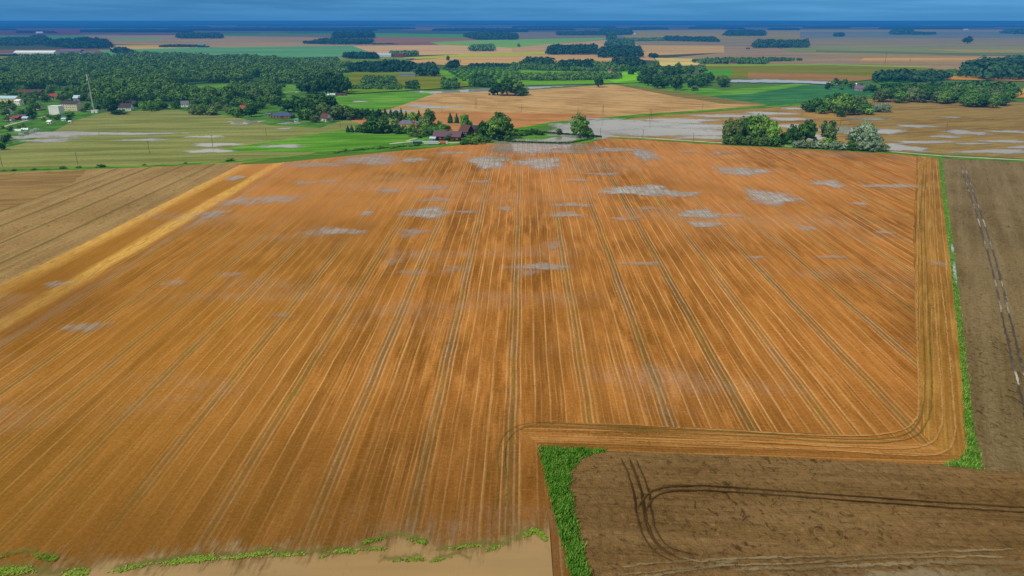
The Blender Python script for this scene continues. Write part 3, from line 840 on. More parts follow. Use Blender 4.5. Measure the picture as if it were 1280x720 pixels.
# ------------------------------------------------------------------ wheel tracks
RUT = soft_track('rut_soil', (60, 46, 30), (84, 66, 44), .8, .36, .25)
RUTW = soft_track('wet_rut', (56, 44, 30), (190, 184, 174), .7, .34, .22, .35, .4, .3, bal=.57)
PALET = soft_track('pale_track', (132, 112, 84), (156, 138, 112), 1.7, .58, .35, amax=.7)
STRAWT = soft_track('straw_line', (200, 152, 98), (184, 136, 82), 1.3, .48, .35, amax=.8)
GREENT = soft_track('green_rut', (136, 112, 64), (104, 104, 54), 1.2, .42, .35, amax=.7)
zt = .44
def tracks(name, line, gauge, w, mat, jit=.1):
    global zt
    for s in (-.5, .5):
        ribbon(name, line, w, zt, mat, offset=gauge * s, step=2.0, jitter=jit)
        zt += .004
_h1 = [(1157, 200), (1153, 260), (1155, 330), (1158, 420), (1160, 490), (1152, 530), (1125, 549), (1050, 552), (950, 545), (800, 538), (700, 532), (660, 532), (636, 543), (626, 566), (628, 610), (622, 650), (621, 672)]
tracks('wheel_track', _h1, 2.0, .75, GREENT)
for ln in ([(1166, 200), (1171, 300), (1184, 420), (1191, 500), (1193, 545), (1176, 568), (1120, 570), (1050, 565), (900, 558), (760, 550), (690, 547)],
           [(1161, 200), (1163, 300), (1171, 420), (1177, 500), (1174, 540), (1148, 560), (1060, 560), (900, 551), (760, 543), (690, 540)],
           [(1150, 200), (1147, 300), (1146, 400), (1148, 500), (1140, 530), (1110, 543), (1040, 546), (900, 539), (800, 533), (680, 527)],
           ):
    ribbon('straw_line', ln, 1.1, zt, STRAWT, step=2.0, jitter=.15); zt += .004
tracks('wheel_track', [(1203, 206), (1212, 235), (1224, 270), (1236, 310), (1247, 350), (1258, 400), (1275, 470), (1300, 560), (1340, 700)], 2.6, .95, RUTW, .18)
tracks('wheel_track', [(806, 612), (860, 611), (950, 616), (1100, 627), (1200, 634), (1300, 640), (1600, 660)], 2.0, .7, RUT, .12)
tracks('wheel_track', [(780, 572), (789, 592), (797, 618), (801, 645), (808, 668), (824, 690), (850, 703)], 2.2, .7, RUT, .15)
tracks('wheel_track', [(789, 572), (797, 592), (805, 612), (809, 640), (815, 666), (836, 690), (880, 700)], 2.0, .6, RUT, .15)
tracks('wheel_track', [(801, 640), (812, 622), (830, 614), (870, 612)], 2.0, .6, RUT, .1)
for ln, wd in (([(742, 715), (800, 708), (880, 702), (960, 699), (1060, 697), (1160, 692), (1290, 688)], 1.2), ([(742, 724), (820, 716), (900, 709), (1000, 706), (1100, 700), (1290, 697)], 1.0), ([(760, 730), (850, 716), (920, 705)], 1.6), ([(836, 694), (870, 703), (930, 703)], 1.2), ([(900, 714), (1000, 712), (1150, 706), (1300, 706)], 2.2), ([(940, 735), (1100, 722), (1300, 722)], 7.0)):
    ribbon('muddy_track', ln, wd, zt, PALET, step=1.5, jitter=.25); zt += .004
DITCH = soft_track('ditch_water', (180, 190, 190), (60, 110, 40), .7, .3, .2, .2, .4)
ribbon('ditch', [(1189, 300), (1193, 340), (1196, 360)], 1.6, zt, DITCH, step=1.0, jitter=.2)

# ------------------------------------------------------------------ trees
F_DARK = foliage('dark_leaves', (26, 60, 30), (56, 100, 48), (106, 146, 70))
F_MID = foliage('green_leaves', (38, 78, 34), (82, 130, 58), (144, 178, 86))
F_LIGHT = foliage('light_leaves', (49, 99, 42), (96, 158, 62), (165, 206, 99))
F_OLIVE = foliage('olive_leaves', (53, 78, 46), (99, 126, 74), (149, 169, 108))
F_SILVER = foliage('silver_leaves', (66, 90, 66), (128, 154, 124), (186, 204, 176))
F_PALE = foliage('pale_leaves', (62, 92, 46), (122, 150, 82), (168, 186, 122))
F_SPRUCE = foliage('spruce_needles', (17, 46, 33), (46, 94, 55), (87, 131, 74))
F_FAR = foliage('far_leaves', (36, 72, 36), (74, 118, 54), (138, 166, 88), .4, .045)
F_FARD = foliage('far_dark_leaves', (26, 58, 42), (46, 87, 55), (81, 117, 74), .45, .055)
F_ORCH = foliage('orchard_leaves', (58, 104, 46), (94, 144, 60), (140, 178, 84))
BARK = paint('bark', (92, 78, 62), 1, 0, .4, 3)
BIRCHBARK = paint('pale_bark', (176, 170, 156), 1, 0, .4, 3)


def quads(cent, nrm, size, rng, narrow=.75):
    n = len(cent)
    nrm = nrm / (np.linalg.norm(nrm, axis=1, keepdims=True) + 1e-9)
    r = rng.normal(size=(n, 3))
    u = np.cross(nrm, r); u /= np.linalg.norm(u, axis=1, keepdims=True) + 1e-9
    v = np.cross(nrm, u)
    s = size[:, None]
    V = np.empty((n, 4, 3))
    k = rng.uniform(.7, 1.3, (n, 4, 1))
    V[:, 0] = cent + (-u * s - v * s * narrow) * k[:, 0]
    V[:, 1] = cent + (u * s - v * s * narrow) * k[:, 1]
    V[:, 2] = cent + (u * s + v * s * narrow) * k[:, 2]
    V[:, 3] = cent + (-u * s + v * s * narrow) * k[:, 3]
    return V.reshape(-1, 3)


def mesh_quads(name, V):
    me = bpy.data.meshes.new(name)
    nq = len(V) // 4
    me.vertices.add(len(V)); me.vertices.foreach_set('co', V.astype(np.float32).ravel())
    me.loops.add(nq * 4); me.loops.foreach_set('vertex_index', np.arange(nq * 4, dtype=np.int32))
    me.polygons.add(nq); me.polygons.foreach_set('loop_start', np.arange(0, nq * 4, 4, dtype=np.int32))
    me.update(calc_edges=True)
    return me


def crown_points(kind, seed, nclump, per):
    """clump centres over the crown, then leaf sprays round each clump; unit height, unit-ish width .5"""
    rng = np.random.default_rng(seed)
    C, N, S = [], [], []
    if kind == 'spruce':
        nl = nclump
        for i in range(nl):
            z = .06 + .92 * (i / nl) ** .95
            rr = .5 * (1 - z) ** .85 + .015
            m = max(8, int(per * (1 - z) + 6))
            q = rng.uniform(0, 2 * math.pi, m)
            rad = rr * rng.uniform(.35, 1.08, m) * (.78 + .3 * ((i * 5 // nl * 7) % 3) / 2)
            c = np.stack([rad * np.cos(q), rad * np.sin(q), z + rng.normal(0, .018, m) - rad * .10], 1)
            n = np.stack([np.cos(q), np.sin(q), np.full(m, 1.1)], 1) + rng.normal(0, .45, (m, 3))
            C.append(c); N.append(n); S.append(np.full(m, .036) * rng.uniform(.6, 1.4, m) * (.5 + rr * 1.6))
    else:
        P = {'round': (.52, .52, .49, 1.0), 'oval': (.51, .50, .50, 1.0), 'tall': (.51, .52, .50, 1.0), 'bush': (.45, .54, .52, .9), 'open': (.54, .50, .47, .9)}[kind]
        zc, rx, rz, dens = P
        lob = rng.normal(size=(5, 3)); lob /= np.linalg.norm(lob, axis=1, keepdims=True)
        for i in range(nclump):
            d = rng.normal(size=3); d /= np.linalg.norm(d)
            if d[2] < -.85: d[2] *= -.6
            bulge = 1 + .22 * max(0, max(float(d @ l) for l in lob) - .6) / .4 - .14 * rng.random()
            fr = rng.uniform(.5, .9) if kind != 'open' else rng.uniform(.35, .95)
            taper = 1 - (.25 * max(d[2], 0) if kind in ('oval', 'tall') else 0)
            c = np.array([d[0] * rx * fr * bulge * taper, d[1] * rx * fr * bulge * taper, zc + d[2] * rz * fr * bulge])
            m = int(per * rng.uniform(.6, 1.3) * dens)
            cr = rng.uniform(.09, .17) * (1.15 if kind == 'bush' else 1)
            o = rng.normal(size=(m, 3)); o /= np.linalg.norm(o, axis=1, keepdims=True)
            rad = cr * rng.uniform(.5, 1.05, (m, 1))
            pts = c + o * rad * np.array([1, 1, .8])
            C.append(pts); N.append(o + d * .5 + rng.normal(0, .4, (m, 3))); S.append(np.full(m, .03) * rng.uniform(.6, 1.5, m))
        # inner leaves close the middle
        m = nclump * per // 5
        d = rng.normal(size=(m, 3)); d /= np.linalg.norm(d, axis=1, keepdims=True)
        rad = rng.uniform(.1, .62, (m, 1))
        C.append(np.array([0, 0, zc]) + d * rad * np.array([rx, rx, rz])); N.append(d); S.append(np.full(m, .05))
    C, N, S = np.concatenate(C), np.concatenate(N), np.concatenate(S)
    C[:, 2] = np.maximum(C[:, 2], .02)
    return C, N, S, rng


PROTO = {}
def proto(kind, variant):
    key = (kind, variant)
    if key not in PROTO:
        seed = sum(map(ord, kind)) * 13 + variant * 101
        if kind == 'spruce':
            C, N, S, rng = crown_points(kind, seed, 46, 46)
        elif kind == 'bush':
            C, N, S, rng = crown_points(kind, seed, 34, 40)
        else:
            C, N, S, rng = crown_points(kind, seed, 58, 44)
        crown = mesh_quads(kind + '_crown', quads(C, N, S, rng))
        mb = MB()
        lean = rng.normal(0, .015, 2)
        if kind == 'spruce':
            mb.tube((0, 0, -.01), (0, 0, .9), .03, .006, 7)
        elif kind == 'bush':
            for i in range(4):
                q = i * 1.6 + .4
                mb.tube((.03 * math.cos(q), .03 * math.sin(q), -.01), (.2 * math.cos(q), .2 * math.sin(q), .5), .022, .008, 6)
        else:
            mb.tube((0, 0, -.01), (lean[0], lean[1], .38), .042, .028, 8)
            mb.tube((lean[0], lean[1], .38), (lean[0] * 2, lean[1] * 2, .8), .028, .008, 7)
            for i in range(5):
                q = i * 1.26 + variant
                z0 = .28 + .06 * i
                mb.tube((lean[0], lean[1], z0), (.30 * math.cos(q), .30 * math.sin(q), z0 + .22), .017, .005, 6)
        tr = bpy.data.meshes.new(kind + '_trunk')
        tr.from_pydata(mb.v, [], mb.f); tr.update()
        crown.materials.append(F_MID); tr.materials.append(BARK)
        PROTO[key] = (crown, tr)
    return PROTO[key]


NAMES = {'spruce': 'spruce_tree', 'bush': 'shrub'}
NTREE = 0
def tree_w(kind, x, y, h, wd, mat, label, group=None, bark=None, name=None, z=0.0, variant=None):
    global NTREE
    NTREE += 1
    crown, trunk = proto(kind, (NTREE % 4) if variant is None else variant)
    root = bpy.data.objects.new(name or NAMES.get(kind, 'broadleaf_tree'), None)
    COL.objects.link(root)
    root.location = (x, y, z); root.rotation_euler = (0, 0, random.uniform(0, 6.28))
    wd *= 1.14
    root.scale = (wd, wd, h)
    tag(root, label, 'shrub' if (name or kind) in ('bush', 'hedge_shrub') else 'tree', group)
    for nm, me, mt in (('trunk', trunk, bark or BARK), ('crown', crown, mat)):
        c = bpy.data.objects.new(nm, me); COL.objects.link(c); c.parent = root
        c.material_slots[0].link = 'OBJECT'; c.material_slots[0].material = mt
    return root


def tree(kind, px, py, hpx, wpx, mat, label, group=None, **kw):
    x, y = G(px, py)
    return tree_w(kind, x, y, height_of(px, py, hpx), wpx / scale_at(px, py), mat, label, group, **kw)


def inside(poly, x, y):
    c = False
    n = len(poly)
    for i in range(n):
        (x1, y1), (x2, y2) = poly[i], poly[(i + 1) % n]
        if (y1 > y) != (y2 > y) and x < (x2 - x1) * (y - y1) / (y2 - y1) + x1:
            c = not c
    return c


def scatter(poly_px, n, hr, wr, kinds, mats, label, group, sep=5.0, front=0.0, **kw):
    """trees standing at random inside an outline, not closer than SEP metres"""
    poly = [G(*p) for p in poly_px]
    xs, ys = [p[0] for p in poly], [p[1] for p in poly]
    got, tries = [], 0
    while len(got) < n and tries < 6000:
        tries += 1
        x, y = random.uniform(min(xs), max(xs)), random.uniform(min(ys), max(ys))
        if inside(poly, x, y) and all((x - a) ** 2 + (y - b) ** 2 > sep * sep for a, b in got):
            got.append((x, y))
    for x, y in got:
        h = random.uniform(*hr)
        k = random.choice(kinds)
        tree_w(k, x, y, h, h * random.uniform(*wr) * (.55 if k == 'spruce' else 1), random.choice(mats), label, group, **kw)
    return got


# --- the lone trees
tree('oval', 725, 172.5, 30, 22, F_MID, 'lone round broadleaf tree beside the small pond in the garden', variant=1)
tree('bush', 735, 172.5, 13, 13, F_LIGHT, 'low light green bush at the foot of the lone pond tree')
tree('bush', 699, 168.5, 8, 8, F_DARK, 'small dark bush on the far bank of the garden pond')
tree('round', 748.5, 109, 13, 10, F_DARK, 'small dark lone tree where brown stubble meets the long flood water')
tree('round', 1209, 55, 10, 11, F_FARD, 'large dark lone tree on the far mauve plain to the right')
tree('round', 560, 76, 6.5, 4.5, F_FAR, 'small lone tree between the tan and yellow far fields')
tree('round', 648.5, 59, 5, 4, F_FAR, 'tiny lone tree on the light green far field')
tree('round', 1224, 106, 6, 8, F_MID, 'small tree standing alone right of the long wood on the right')
# --- group of tall trees by the field road
GR = 'tall birches by the field road'
for x, yb, h, wd, mt in ((910, 179, 33, 13, F_OLIVE), (921, 179.4, 32, 13, F_OLIVE), (932, 178.5, 35, 16, F_MID), (943, 179.5, 37, 18, F_MID), (954, 179, 35, 17, F_MID), (964, 180, 30, 14, F_LIGHT), (938, 176, 34, 16, F_MID), (950, 176, 33, 15, F_OLIVE), (926, 177, 33, 14, F_OLIVE)):
    tree('tall', x, yb, h, wd * 1.25, mt, 'one of the tall light green birches at the left end of the roadside tree row', GR, bark=BIRCHBARK, name='birch_tree')
tree('oval', 979, 180, 16, 14, F_DARK, 'low dark round tree right after the roadside birches')
tree('round', 990, 180, 24, 16, F_DARK, 'dark conical tree between the birches and the round dark green tree')
tree('round', 1006, 180.5, 31, 25, F_DARK, 'big round dark green tree in the middle of the roadside row')
tree('open', 1033, 180, 31, 20, F_OLIVE, 'airy brownish green tree behind the silver hedge', bark=BIRCHBARK)
tree('bush', 1036, 181, 12, 15, F_LIGHT, 'light green bush at the foot of the airy brownish tree')
tree('bush', 972, 182, 10, 12, F_DARK, 'dark bush filling the gap at the right foot of the birches')
for i, x in enumerate((996, 1004, 1012, 1021, 1030, 1039, 1047, 1054)):
    tree('bush', x, 184.6 + i * .45, 10.5, 13, F_SILVER, 'silvery willow shrub in the low clipped-looking hedge along the field road', 'silver willow hedge by the field road', name='willow_shrub')
tree('open', 1080, 184, 34, 27, F_SILVER, 'tall silver willow tree with open crown at the right end of the roadside row', variant=2)
tree('open', 1065, 183, 20, 16, F_SILVER, 'smaller silver willow leaning left of the tall silver willow')
tree('bush', 1064, 188, 12, 15, F_DARK, 'dark green bush under the smaller silver willow')
for x, yb, h, wd in ((1075, 188.6, 13, 17), (1086, 189, 15, 18), (1096, 189.4, 14, 16), (1103, 189.8, 11, 13), (1094, 186, 18, 16)):
    tree('bush', x, yb, h, wd, F_SILVER if h != 11 else F_OLIVE, 'silvery willow bush crowding the foot of the tall silver willow', 'willow bushes under the tall silver willow', name='willow_shrub')
# --- clump in the flooded fields
GR = 'trees of the clump in the flooded fields'
for k, x, yb, h, wd, mt in (('bush', 1008, 137, 13, 16, F_MID), ('round', 1019, 138.5, 16, 18, F_MID), ('round', 1030, 138, 15, 17, F_LIGHT), ('round', 1033, 127, 9, 7, F_DARK), ('round', 1040, 141, 17, 17, F_MID), ('round', 1052, 144, 27, 23, F_MID), ('round', 1046, 138, 22, 18, F_DARK),
                      ('round', 1062, 141, 22, 18, F_DARK), ('tall', 1074, 141, 24, 15, F_OLIVE), ('round', 1080, 142.5, 15, 16, F_MID), ('bush', 1068, 143.5, 12, 14, F_MID), ('bush', 1086, 143.5, 9, 12, F_LIGHT), ('round', 1057, 137, 20, 14, F_MID), ('bush', 1012, 140, 9, 13, F_DARK), ('bush', 1026, 142, 9, 14, F_MID), ('bush', 1052, 146, 9, 13, F_DARK)):
    tree(k, x, yb, h, wd, mt, 'green tree in the dense clump standing alone among flooded stubble', GR)
for x, yb in ((1092, 140), (1099, 140.4), (1106, 140.2)):
    tree('bush', x, yb, 12, 13, F_SILVER, 'grey green willow bush on the right end of the clump in the flooded stubble', 'grey willows on the clump', name='willow_shrub')
# --- farm
for x, yb, h, wd, lab in ((563, 154, 14, 8, 'left spruce of the pair behind the long barn'), (571, 154, 13, 7, 'right spruce of the pair behind the long barn')):
    tree('spruce', x, yb, h, wd, F_SPRUCE, lab)
tree('tall', 581, 162, 21, 14, F_LIGHT, 'light green birch right behind the long barn roof', bark=BIRCHBARK, name='birch_tree')
tree('oval', 588, 160, 10, 6, F_LIGHT, 'slim yellowish tree left of the brown farmhouse')
tree('oval', 605, 174, 24, 18, F_DARK, 'dark leafy tree covering the right end of the farmhouse')
tree('round', 618, 174, 29, 26, F_MID, 'tallest round tree of the farm group right of the farmhouse')
tree('round', 631, 174, 28, 20, F_MID, 'round tree at the right edge of the farm group')
tree('round', 624, 169, 29, 22, F_DARK, 'dark tree behind the two round farm trees')
for x, yb, h, wd in ((583, 180, 9, 12), (591, 180.5, 10, 12), (599, 178, 11, 11), (609, 178, 7, 10), (578, 181, 5, 8)):
    tree('bush', x, yb, h, wd, F_MID, 'leafy bush in front of the gable end of the farm buildings', 'bushes before the farm gable')
for x, yb, h, wd in ((633, 176, 8, 10), (641, 170, 6, 10), (651, 170, 6, 12), (661, 169, 5, 9), (669, 168, 8, 12), (676, 169, 6, 10), (644, 165, 5, 9)):
    tree('bush', x, yb, h, wd, random.choice((F_DARK, F_MID)), 'garden bush on the bright lawn left of the pond', 'garden bushes by the pond')
for i in range(26):
    f = i / 25
    x = 652 + 98 * f
    tree('bush', x, 164.3 + 7.2 * f, 2.6, 5.5, F_DARK, 'low dark hedge plant on the far side of the pond garden', 'back hedge of the pond garden', name='hedge_shrub')
for i in range(26):
    f = i / 25
    x = 636 + 104 * f
    yb = 177.3 + 2.2 * math.sin(min(1, f * 1.4) * 1.57) - (5.6 * max(0, f - .72) / .28)
    tree('bush', x, yb, 2.4, 5.5, F_DARK, 'low dark hedge plant between the pond garden and the big field', 'front hedge of the pond garden', name='hedge_shrub')
spr = [(441, 147, 13), (447, 147.5, 12), (454, 147, 12), (460, 148, 13), (467, 148.4, 13), (474, 149, 13), (482, 150, 15), (489, 150, 14), (495, 151, 14)]
for i, (x, yb, h) in enumerate(spr):
    tree('spruce' if i in (4, 6, 7) else 'tall', x, yb, h, 10, F_SPRUCE if i > 2 else F_DARK, 'dark tree in the close row along the lane behind the grey-roofed bungalow', 'dark row along the lane')
tree('spruce', 502, 151, 17, 8, F_SPRUCE, 'tallest slim spruce behind the grey bungalow roof')
tree('spruce', 508, 151, 13, 8, F_SPRUCE, 'spruce just right of the tallest slim spruce behind the bungalow')
tree('round', 515, 153, 13, 11, F_LIGHT, 'bright green round tree behind the right end of the bungalow')
tree('spruce', 524, 153, 16, 9, F_SPRUCE, 'dark spruce left of the pale flowering-looking willow')
tree('oval', 537, 157, 20, 17, F_DARK, 'tall dark tree at the right end of the bungalow garden')
tree('round', 531, 159, 15, 14, F_PALE, 'pale leafy tree in front of the tall dark garden tree')
tree('round', 468, 166, 20, 26, F_DARK, 'broad dark tree in front of the bungalow')
tree('round', 458, 166, 13, 16, F_DARK, 'lower dark round tree left of the broad dark tree by the bungalow')
tree('round', 480, 166.5, 17, 18, F_DARK, 'dark round tree between the broad dark tree and the pale tree')
tree('open', 492, 165.5, 19, 16, F_PALE, 'pale grey green tree covering the left end of the bungalow')
for i, x in enumerate((435, 440, 446, 451)):
    tree('spruce', x, 165.5, 9 + (3 if i == 3 else i % 2), 6.5, F_SPRUCE, ('leftmost', 'second', 'third', 'tallest and rightmost')[i] + ' of the four small spruces on the edge of the bright pasture')
for x, yb, h, wd, mt in ((503, 167, 11, 13, F_DARK), (511, 168, 11, 14, F_MID), (520, 168.5, 11, 14, F_DARK), (527, 169.5, 10, 12, F_PALE), (535, 169, 10, 14, F_MID), (543, 167, 9, 12, F_LIGHT), (550, 165, 8, 11, F_LIGHT), (541, 164, 8, 12, F_MID), (558, 163, 8, 11, F_MID), (515, 170.5, 6, 10, F_MID), (524, 172.5, 5, 8, F_MID)):
    tree('bush', x, yb, h, wd, mt, 'rounded bush in the green thicket between the bungalow and the barn', 'thicket between bungalow and barn')
for i in range(22):
    f = i / 21
    tree('bush', 420 + 120 * f + random.uniform(-2, 2), 190.2 - 9.5 * f + random.uniform(-.6, .6), random.uniform(2, 3.6), random.uniform(5, 9), F_LIGHT if i % 3 else F_MID, 'low scrubby bush on the grassy bank along the top left of the big field', 'scrub along the field bank')
for x, yb, h in ((5, 214, 3), (17, 213.6, 5), (42, 212.6, 5), (79, 211, 6), (98, 210, 5), (127, 209, 7), (180, 206.5, 3), (232, 204.5, 3), (288, 201, 6), (284, 201.8, 4)):
    tree('bush', x, yb, h * .6, h * 1.4, F_MID, 'small weed bush on the green margin between olive pasture and brown field', 'weed bushes on the left field margin')
# --- white-gabled house group and blue-roofed house
GR = 'trees round the white-gabled house'
for k, x, yb, h, wd, mt in (('round', 384, 149, 22, 22, F_DARK), ('round', 398, 140, 22, 22, F_DARK), ('round', 374, 141, 22, 24, F_DARK), ('round', 360, 140, 16, 18, F_DARK), ('oval', 405, 136, 20, 18, F_DARK), ('round', 404, 146, 18, 14, F_PALE), ('oval', 423, 149.5, 20, 20, F_OLIVE), ('oval', 433, 149, 17, 16, F_MID), ('bush', 395, 153, 10, 13, F_OLIVE), ('bush', 411, 152, 7, 10, F_MID), ('bush', 385, 150.5, 16, 15, F_MID), ('round', 414, 137, 18, 14, F_DARK), ('bush', 441, 147, 10, 10, F_MID), ('round', 388, 138, 20, 18, F_DARK)):
    tree(k, x, yb, h, wd, mt, 'leafy tree in the group round the white-gabled house with red roof', GR)
GR = 'big dark trees behind the white greenhouses'
for k, x, yb, h, wd in (('oval', 384, 117, 20, 16), ('oval', 396, 117.5, 19, 15), ('oval', 408, 117, 25, 18), ('oval', 418, 118, 24, 18), ('tall', 427, 118, 20, 15), ('tall', 434, 116, 20, 12), ('oval', 414, 112, 24, 20), ('tall', 428, 112, 22, 10), ('tall', 429, 91, 11, 7)):
    tree(k, x, yb, h, wd, F_DARK, 'tall dark tree in the block just left of the bright green pasture', GR)
# --- island in the brown far stubble, wood at the river meadow
GR = 'trees of the island in the brown stubble'
for k, x, yb, h, wd in (('round', 622, 119, 17, 17), ('round', 634, 119.5, 20, 22), ('round', 645, 119, 20, 20), ('bush', 655, 119, 12, 13), ('round', 640, 116, 21, 20), ('bush', 616, 119, 10, 9), ('bush', 650, 120, 9, 12)):
    tree(k, x, yb, h, wd, F_MID if x % 2 else F_DARK, 'tree in the dense round island on the upper edge of the brown stubble', GR)
scatter([(785, 97), (880, 95), (884, 92), (790, 90)], 24, (15, 22), (.75, 1.0), ['round', 'oval'], [F_DARK, F_DARK, F_MID], 'dark tree in the long upper belt behind the green river meadow', 'upper belt by the river meadow', 10)
scatter([(808, 112), (914, 109.5), (912, 105), (890, 101), (850, 103), (810, 104)], 28, (13, 19), (.8, 1.05), ['round', 'oval'], [F_DARK, F_DARK, F_MID], 'dark tree in the lower wood tapering into the green river meadow', 'lower wood by the river meadow', 9)
for k, x, yb, h, wd, mt in (('oval', 810, 108, 17, 13, F_DARK), ('round', 845, 113, 23, 14, F_DARK), ('oval', 802, 104, 14, 12, F_DARK), ('oval', 820, 88, 14, 10, F_MID), ('oval', 847, 88, 11, 8, F_MID), ('bush', 868, 113.5, 7, 10, F_PALE), ('tall', 839, 100, 16, 11, F_DARK)):
    tree(k, x, yb, h, wd, mt, 'tree standing out on the rim of the two river-meadow woods', 'rim trees of the river-meadow woods')
# --- the long wood on the right
scatter([(1098, 131), (1160, 128), (1200, 133), (1226, 135.5), (1240, 135), (1268, 129), (1262, 121), (1200, 119), (1150, 121), (1098, 124)], 62, (15, 22), (.75, 1.05), ['round', 'oval', 'tall'], [F_DARK, F_MID, F_MID, F_OLIVE], 'tree in the long wood edging the ochre stubble on the right', 'long wood on the right', 8.5)
scatter([(1030, 111), (1100, 117), (1100, 112), (1060, 107), (1034, 106)], 14, (8, 14), (.7, .95), ['round', 'oval'], [F_DARK, F_MID], 'tree round the lonely purple-roofed house left of the long wood', 'trees round the purple-roofed house', 9)
tree('oval', 1034, 112, 10, 7, F_DARK, 'upright dark tree at the left end of the purple-roofed house trees')
# --- village street on the left: gardens
scatter([(0, 138), (24, 128), (60, 128), (62, 137), (50, 147), (20, 152), (0, 160)], 18, (7, 11), (.8, 1.1), ['round', 'bush', 'oval'], [F_DARK, F_MID, F_MID], 'garden tree among the sheds below the yellow building', 'garden trees by the yellow building', 9)
scatter([(0, 188), (12, 184), (12, 172), (0, 174)], 4, (6, 9), (.8, 1), ['round', 'bush'], [F_DARK], 'dark bush at the left border beside the small white hut', 'bushes by the white hut', 6)
scatter([(62, 150), (70, 158), (92, 152), (90, 142), (82, 143)], 8, (3, 6), (1.0, 1.3), ['bush'], [F_DARK, F_MID], 'low bush beside the small white huts near the pasture corner', 'bushes by the small huts', 6)
scatter([(82, 141), (102, 138), (106, 131), (100, 130), (84, 137)], 6, (5, 8), (.8, 1.1), ['bush', 'round'], [F_DARK], 'bush at the foot of the cream apartment block', 'bushes by the apartment block', 6)
tree('oval', 140, 142, 22, 17, F_DARK, 'dark tall tree between the mast and the long white-walled house')
tree('bush', 148, 143, 7, 16, F_DARK, 'low dark bush under the tall tree by the white-walled house')
scatter([(166, 139), (190, 139), (224, 136), (222, 130), (180, 131), (166, 134)], 20, (6, 11), (.85, 1.2), ['bush', 'round'], [F_DARK, F_MID, F_LIGHT], 'rounded bush in the thicket right of the white-walled house', 'thicket right of the white-walled house', 8)
scatter([(236, 143), (250, 144.5), (286, 144), (290, 139), (270, 136), (240, 138)], 18, (7, 12), (.9, 1.2), ['bush', 'round'], [F_OLIVE, F_MID, F_PALE], 'grey green bushy tree hiding the small sheds at the top of the pasture', 'bushy trees by the pasture sheds', 7)
scatter([(286, 146), (316, 150), (326, 145), (330, 130), (318, 124), (300, 128)], 20, (8, 14), (.85, 1.15), ['round', 'bush', 'oval'], [F_DARK, F_MID], 'garden tree beside the house with the bright red roof', 'garden trees by the red roof', 7)
scatter([(322, 128), (345, 133), (352, 124), (340, 114), (312, 116), (300, 122)], 20, (10, 16), (.8, 1.1), ['round', 'oval'], [F_DARK, F_MID, F_OLIVE], 'green tree between the red-roofed house and the blue-roofed house', 'trees between red and blue roofs', 9)

for i, x in enumerate((908, 914, 920, 927, 934, 941, 948, 956, 963, 969)):
    tree('bush', x, 180.6 + i * .3, 11 + (i * 7) % 5, 11, (F_MID, F_OLIVE, F_DARK)[i % 3], 'leafy undergrowth bush at the foot of the roadside birches', 'undergrowth below the roadside birches')
scatter([(556, 176), (575, 178), (640, 177), (648, 170), (600, 164), (585, 166)], 16, (4, 8), (1.0, 1.3), ['bush'], [F_DARK, F_MID], 'undergrowth bush among the tall farm trees right of the farmhouse', 'undergrowth by the farmhouse', 6)
scatter([(498, 166), (520, 172), (548, 171), (560, 160), (556, 156), (520, 158)], 22, (4, 8), (1.0, 1.35), ['bush'], [F_DARK, F_MID, F_LIGHT], 'thick green bush in the farm thicket left of the barn', 'farm thicket left of the barn', 7)
scatter([(440, 150), (500, 153), (500, 149), (440, 145)], 12, (5, 9), (.9, 1.2), ['bush', 'oval'], [F_DARK], 'dark bush filling the close row along the lane by the bungalow', 'dark bushes along the lane', 6)
scatter([(446, 167), (500, 168), (498, 161), (452, 162)], 10, (5, 10), (1.0, 1.3), ['bush'], [F_DARK, F_MID], 'low bush at the foot of the broad dark tree by the bungalow', 'bushes under the broad dark tree', 7)
scatter([(372, 153), (440, 150), (440, 143), (420, 138), (380, 138), (366, 144)], 24, (5, 11), (.95, 1.25), ['bush', 'round'], [F_DARK, F_MID, F_OLIVE], 'bush or low tree in the gardens of the white-gabled house', 'low growth by the white-gabled house', 7)
scatter([(224, 134), (262, 133), (300, 135), (330, 137), (345, 132), (345, 124), (300, 126), (262, 130)], 34, (6, 12), (.9, 1.2), ['bush', 'round'], [F_DARK, F_MID, F_OLIVE], 'garden tree in the strip of gardens between forest and red-roofed house', 'gardens below the forest', 9)
scatter([(336, 112), (372, 116), (440, 120), (436, 112), (380, 108), (340, 107)], 20, (7, 13), (.85, 1.15), ['round', 'bush'], [F_DARK, F_MID], 'tree in the loose row beyond the lane left of the white greenhouses', 'loose row beyond the lane', 10)
scatter([(100, 142), (134, 140), (150, 139), (150, 134), (108, 134)], 10, (4, 8), (.9, 1.2), ['bush'], [F_DARK, F_MID], 'bush in the grass around the foot of the mast', 'bushes round the mast', 8)
scatter([(0, 171), (40, 158), (70, 148), (60, 142), (20, 154), (0, 160)], 12, (3, 5), (1.0, 1.3), ['bush'], [F_DARK, F_MID, F_LIGHT], 'allotment bush between the shed row and the white huts', 'allotment bushes', 7)

scatter([(0, 126), (110, 130), (104, 121), (84, 113), (30, 112), (0, 114)], 30, (8, 15), (.8, 1.1), ['round', 'oval', 'bush'], [F_DARK, F_MID, F_OLIVE], 'tree between the yellow building, the brown block and the forest edge', 'trees between village and forest', 10, name='garden_tree')

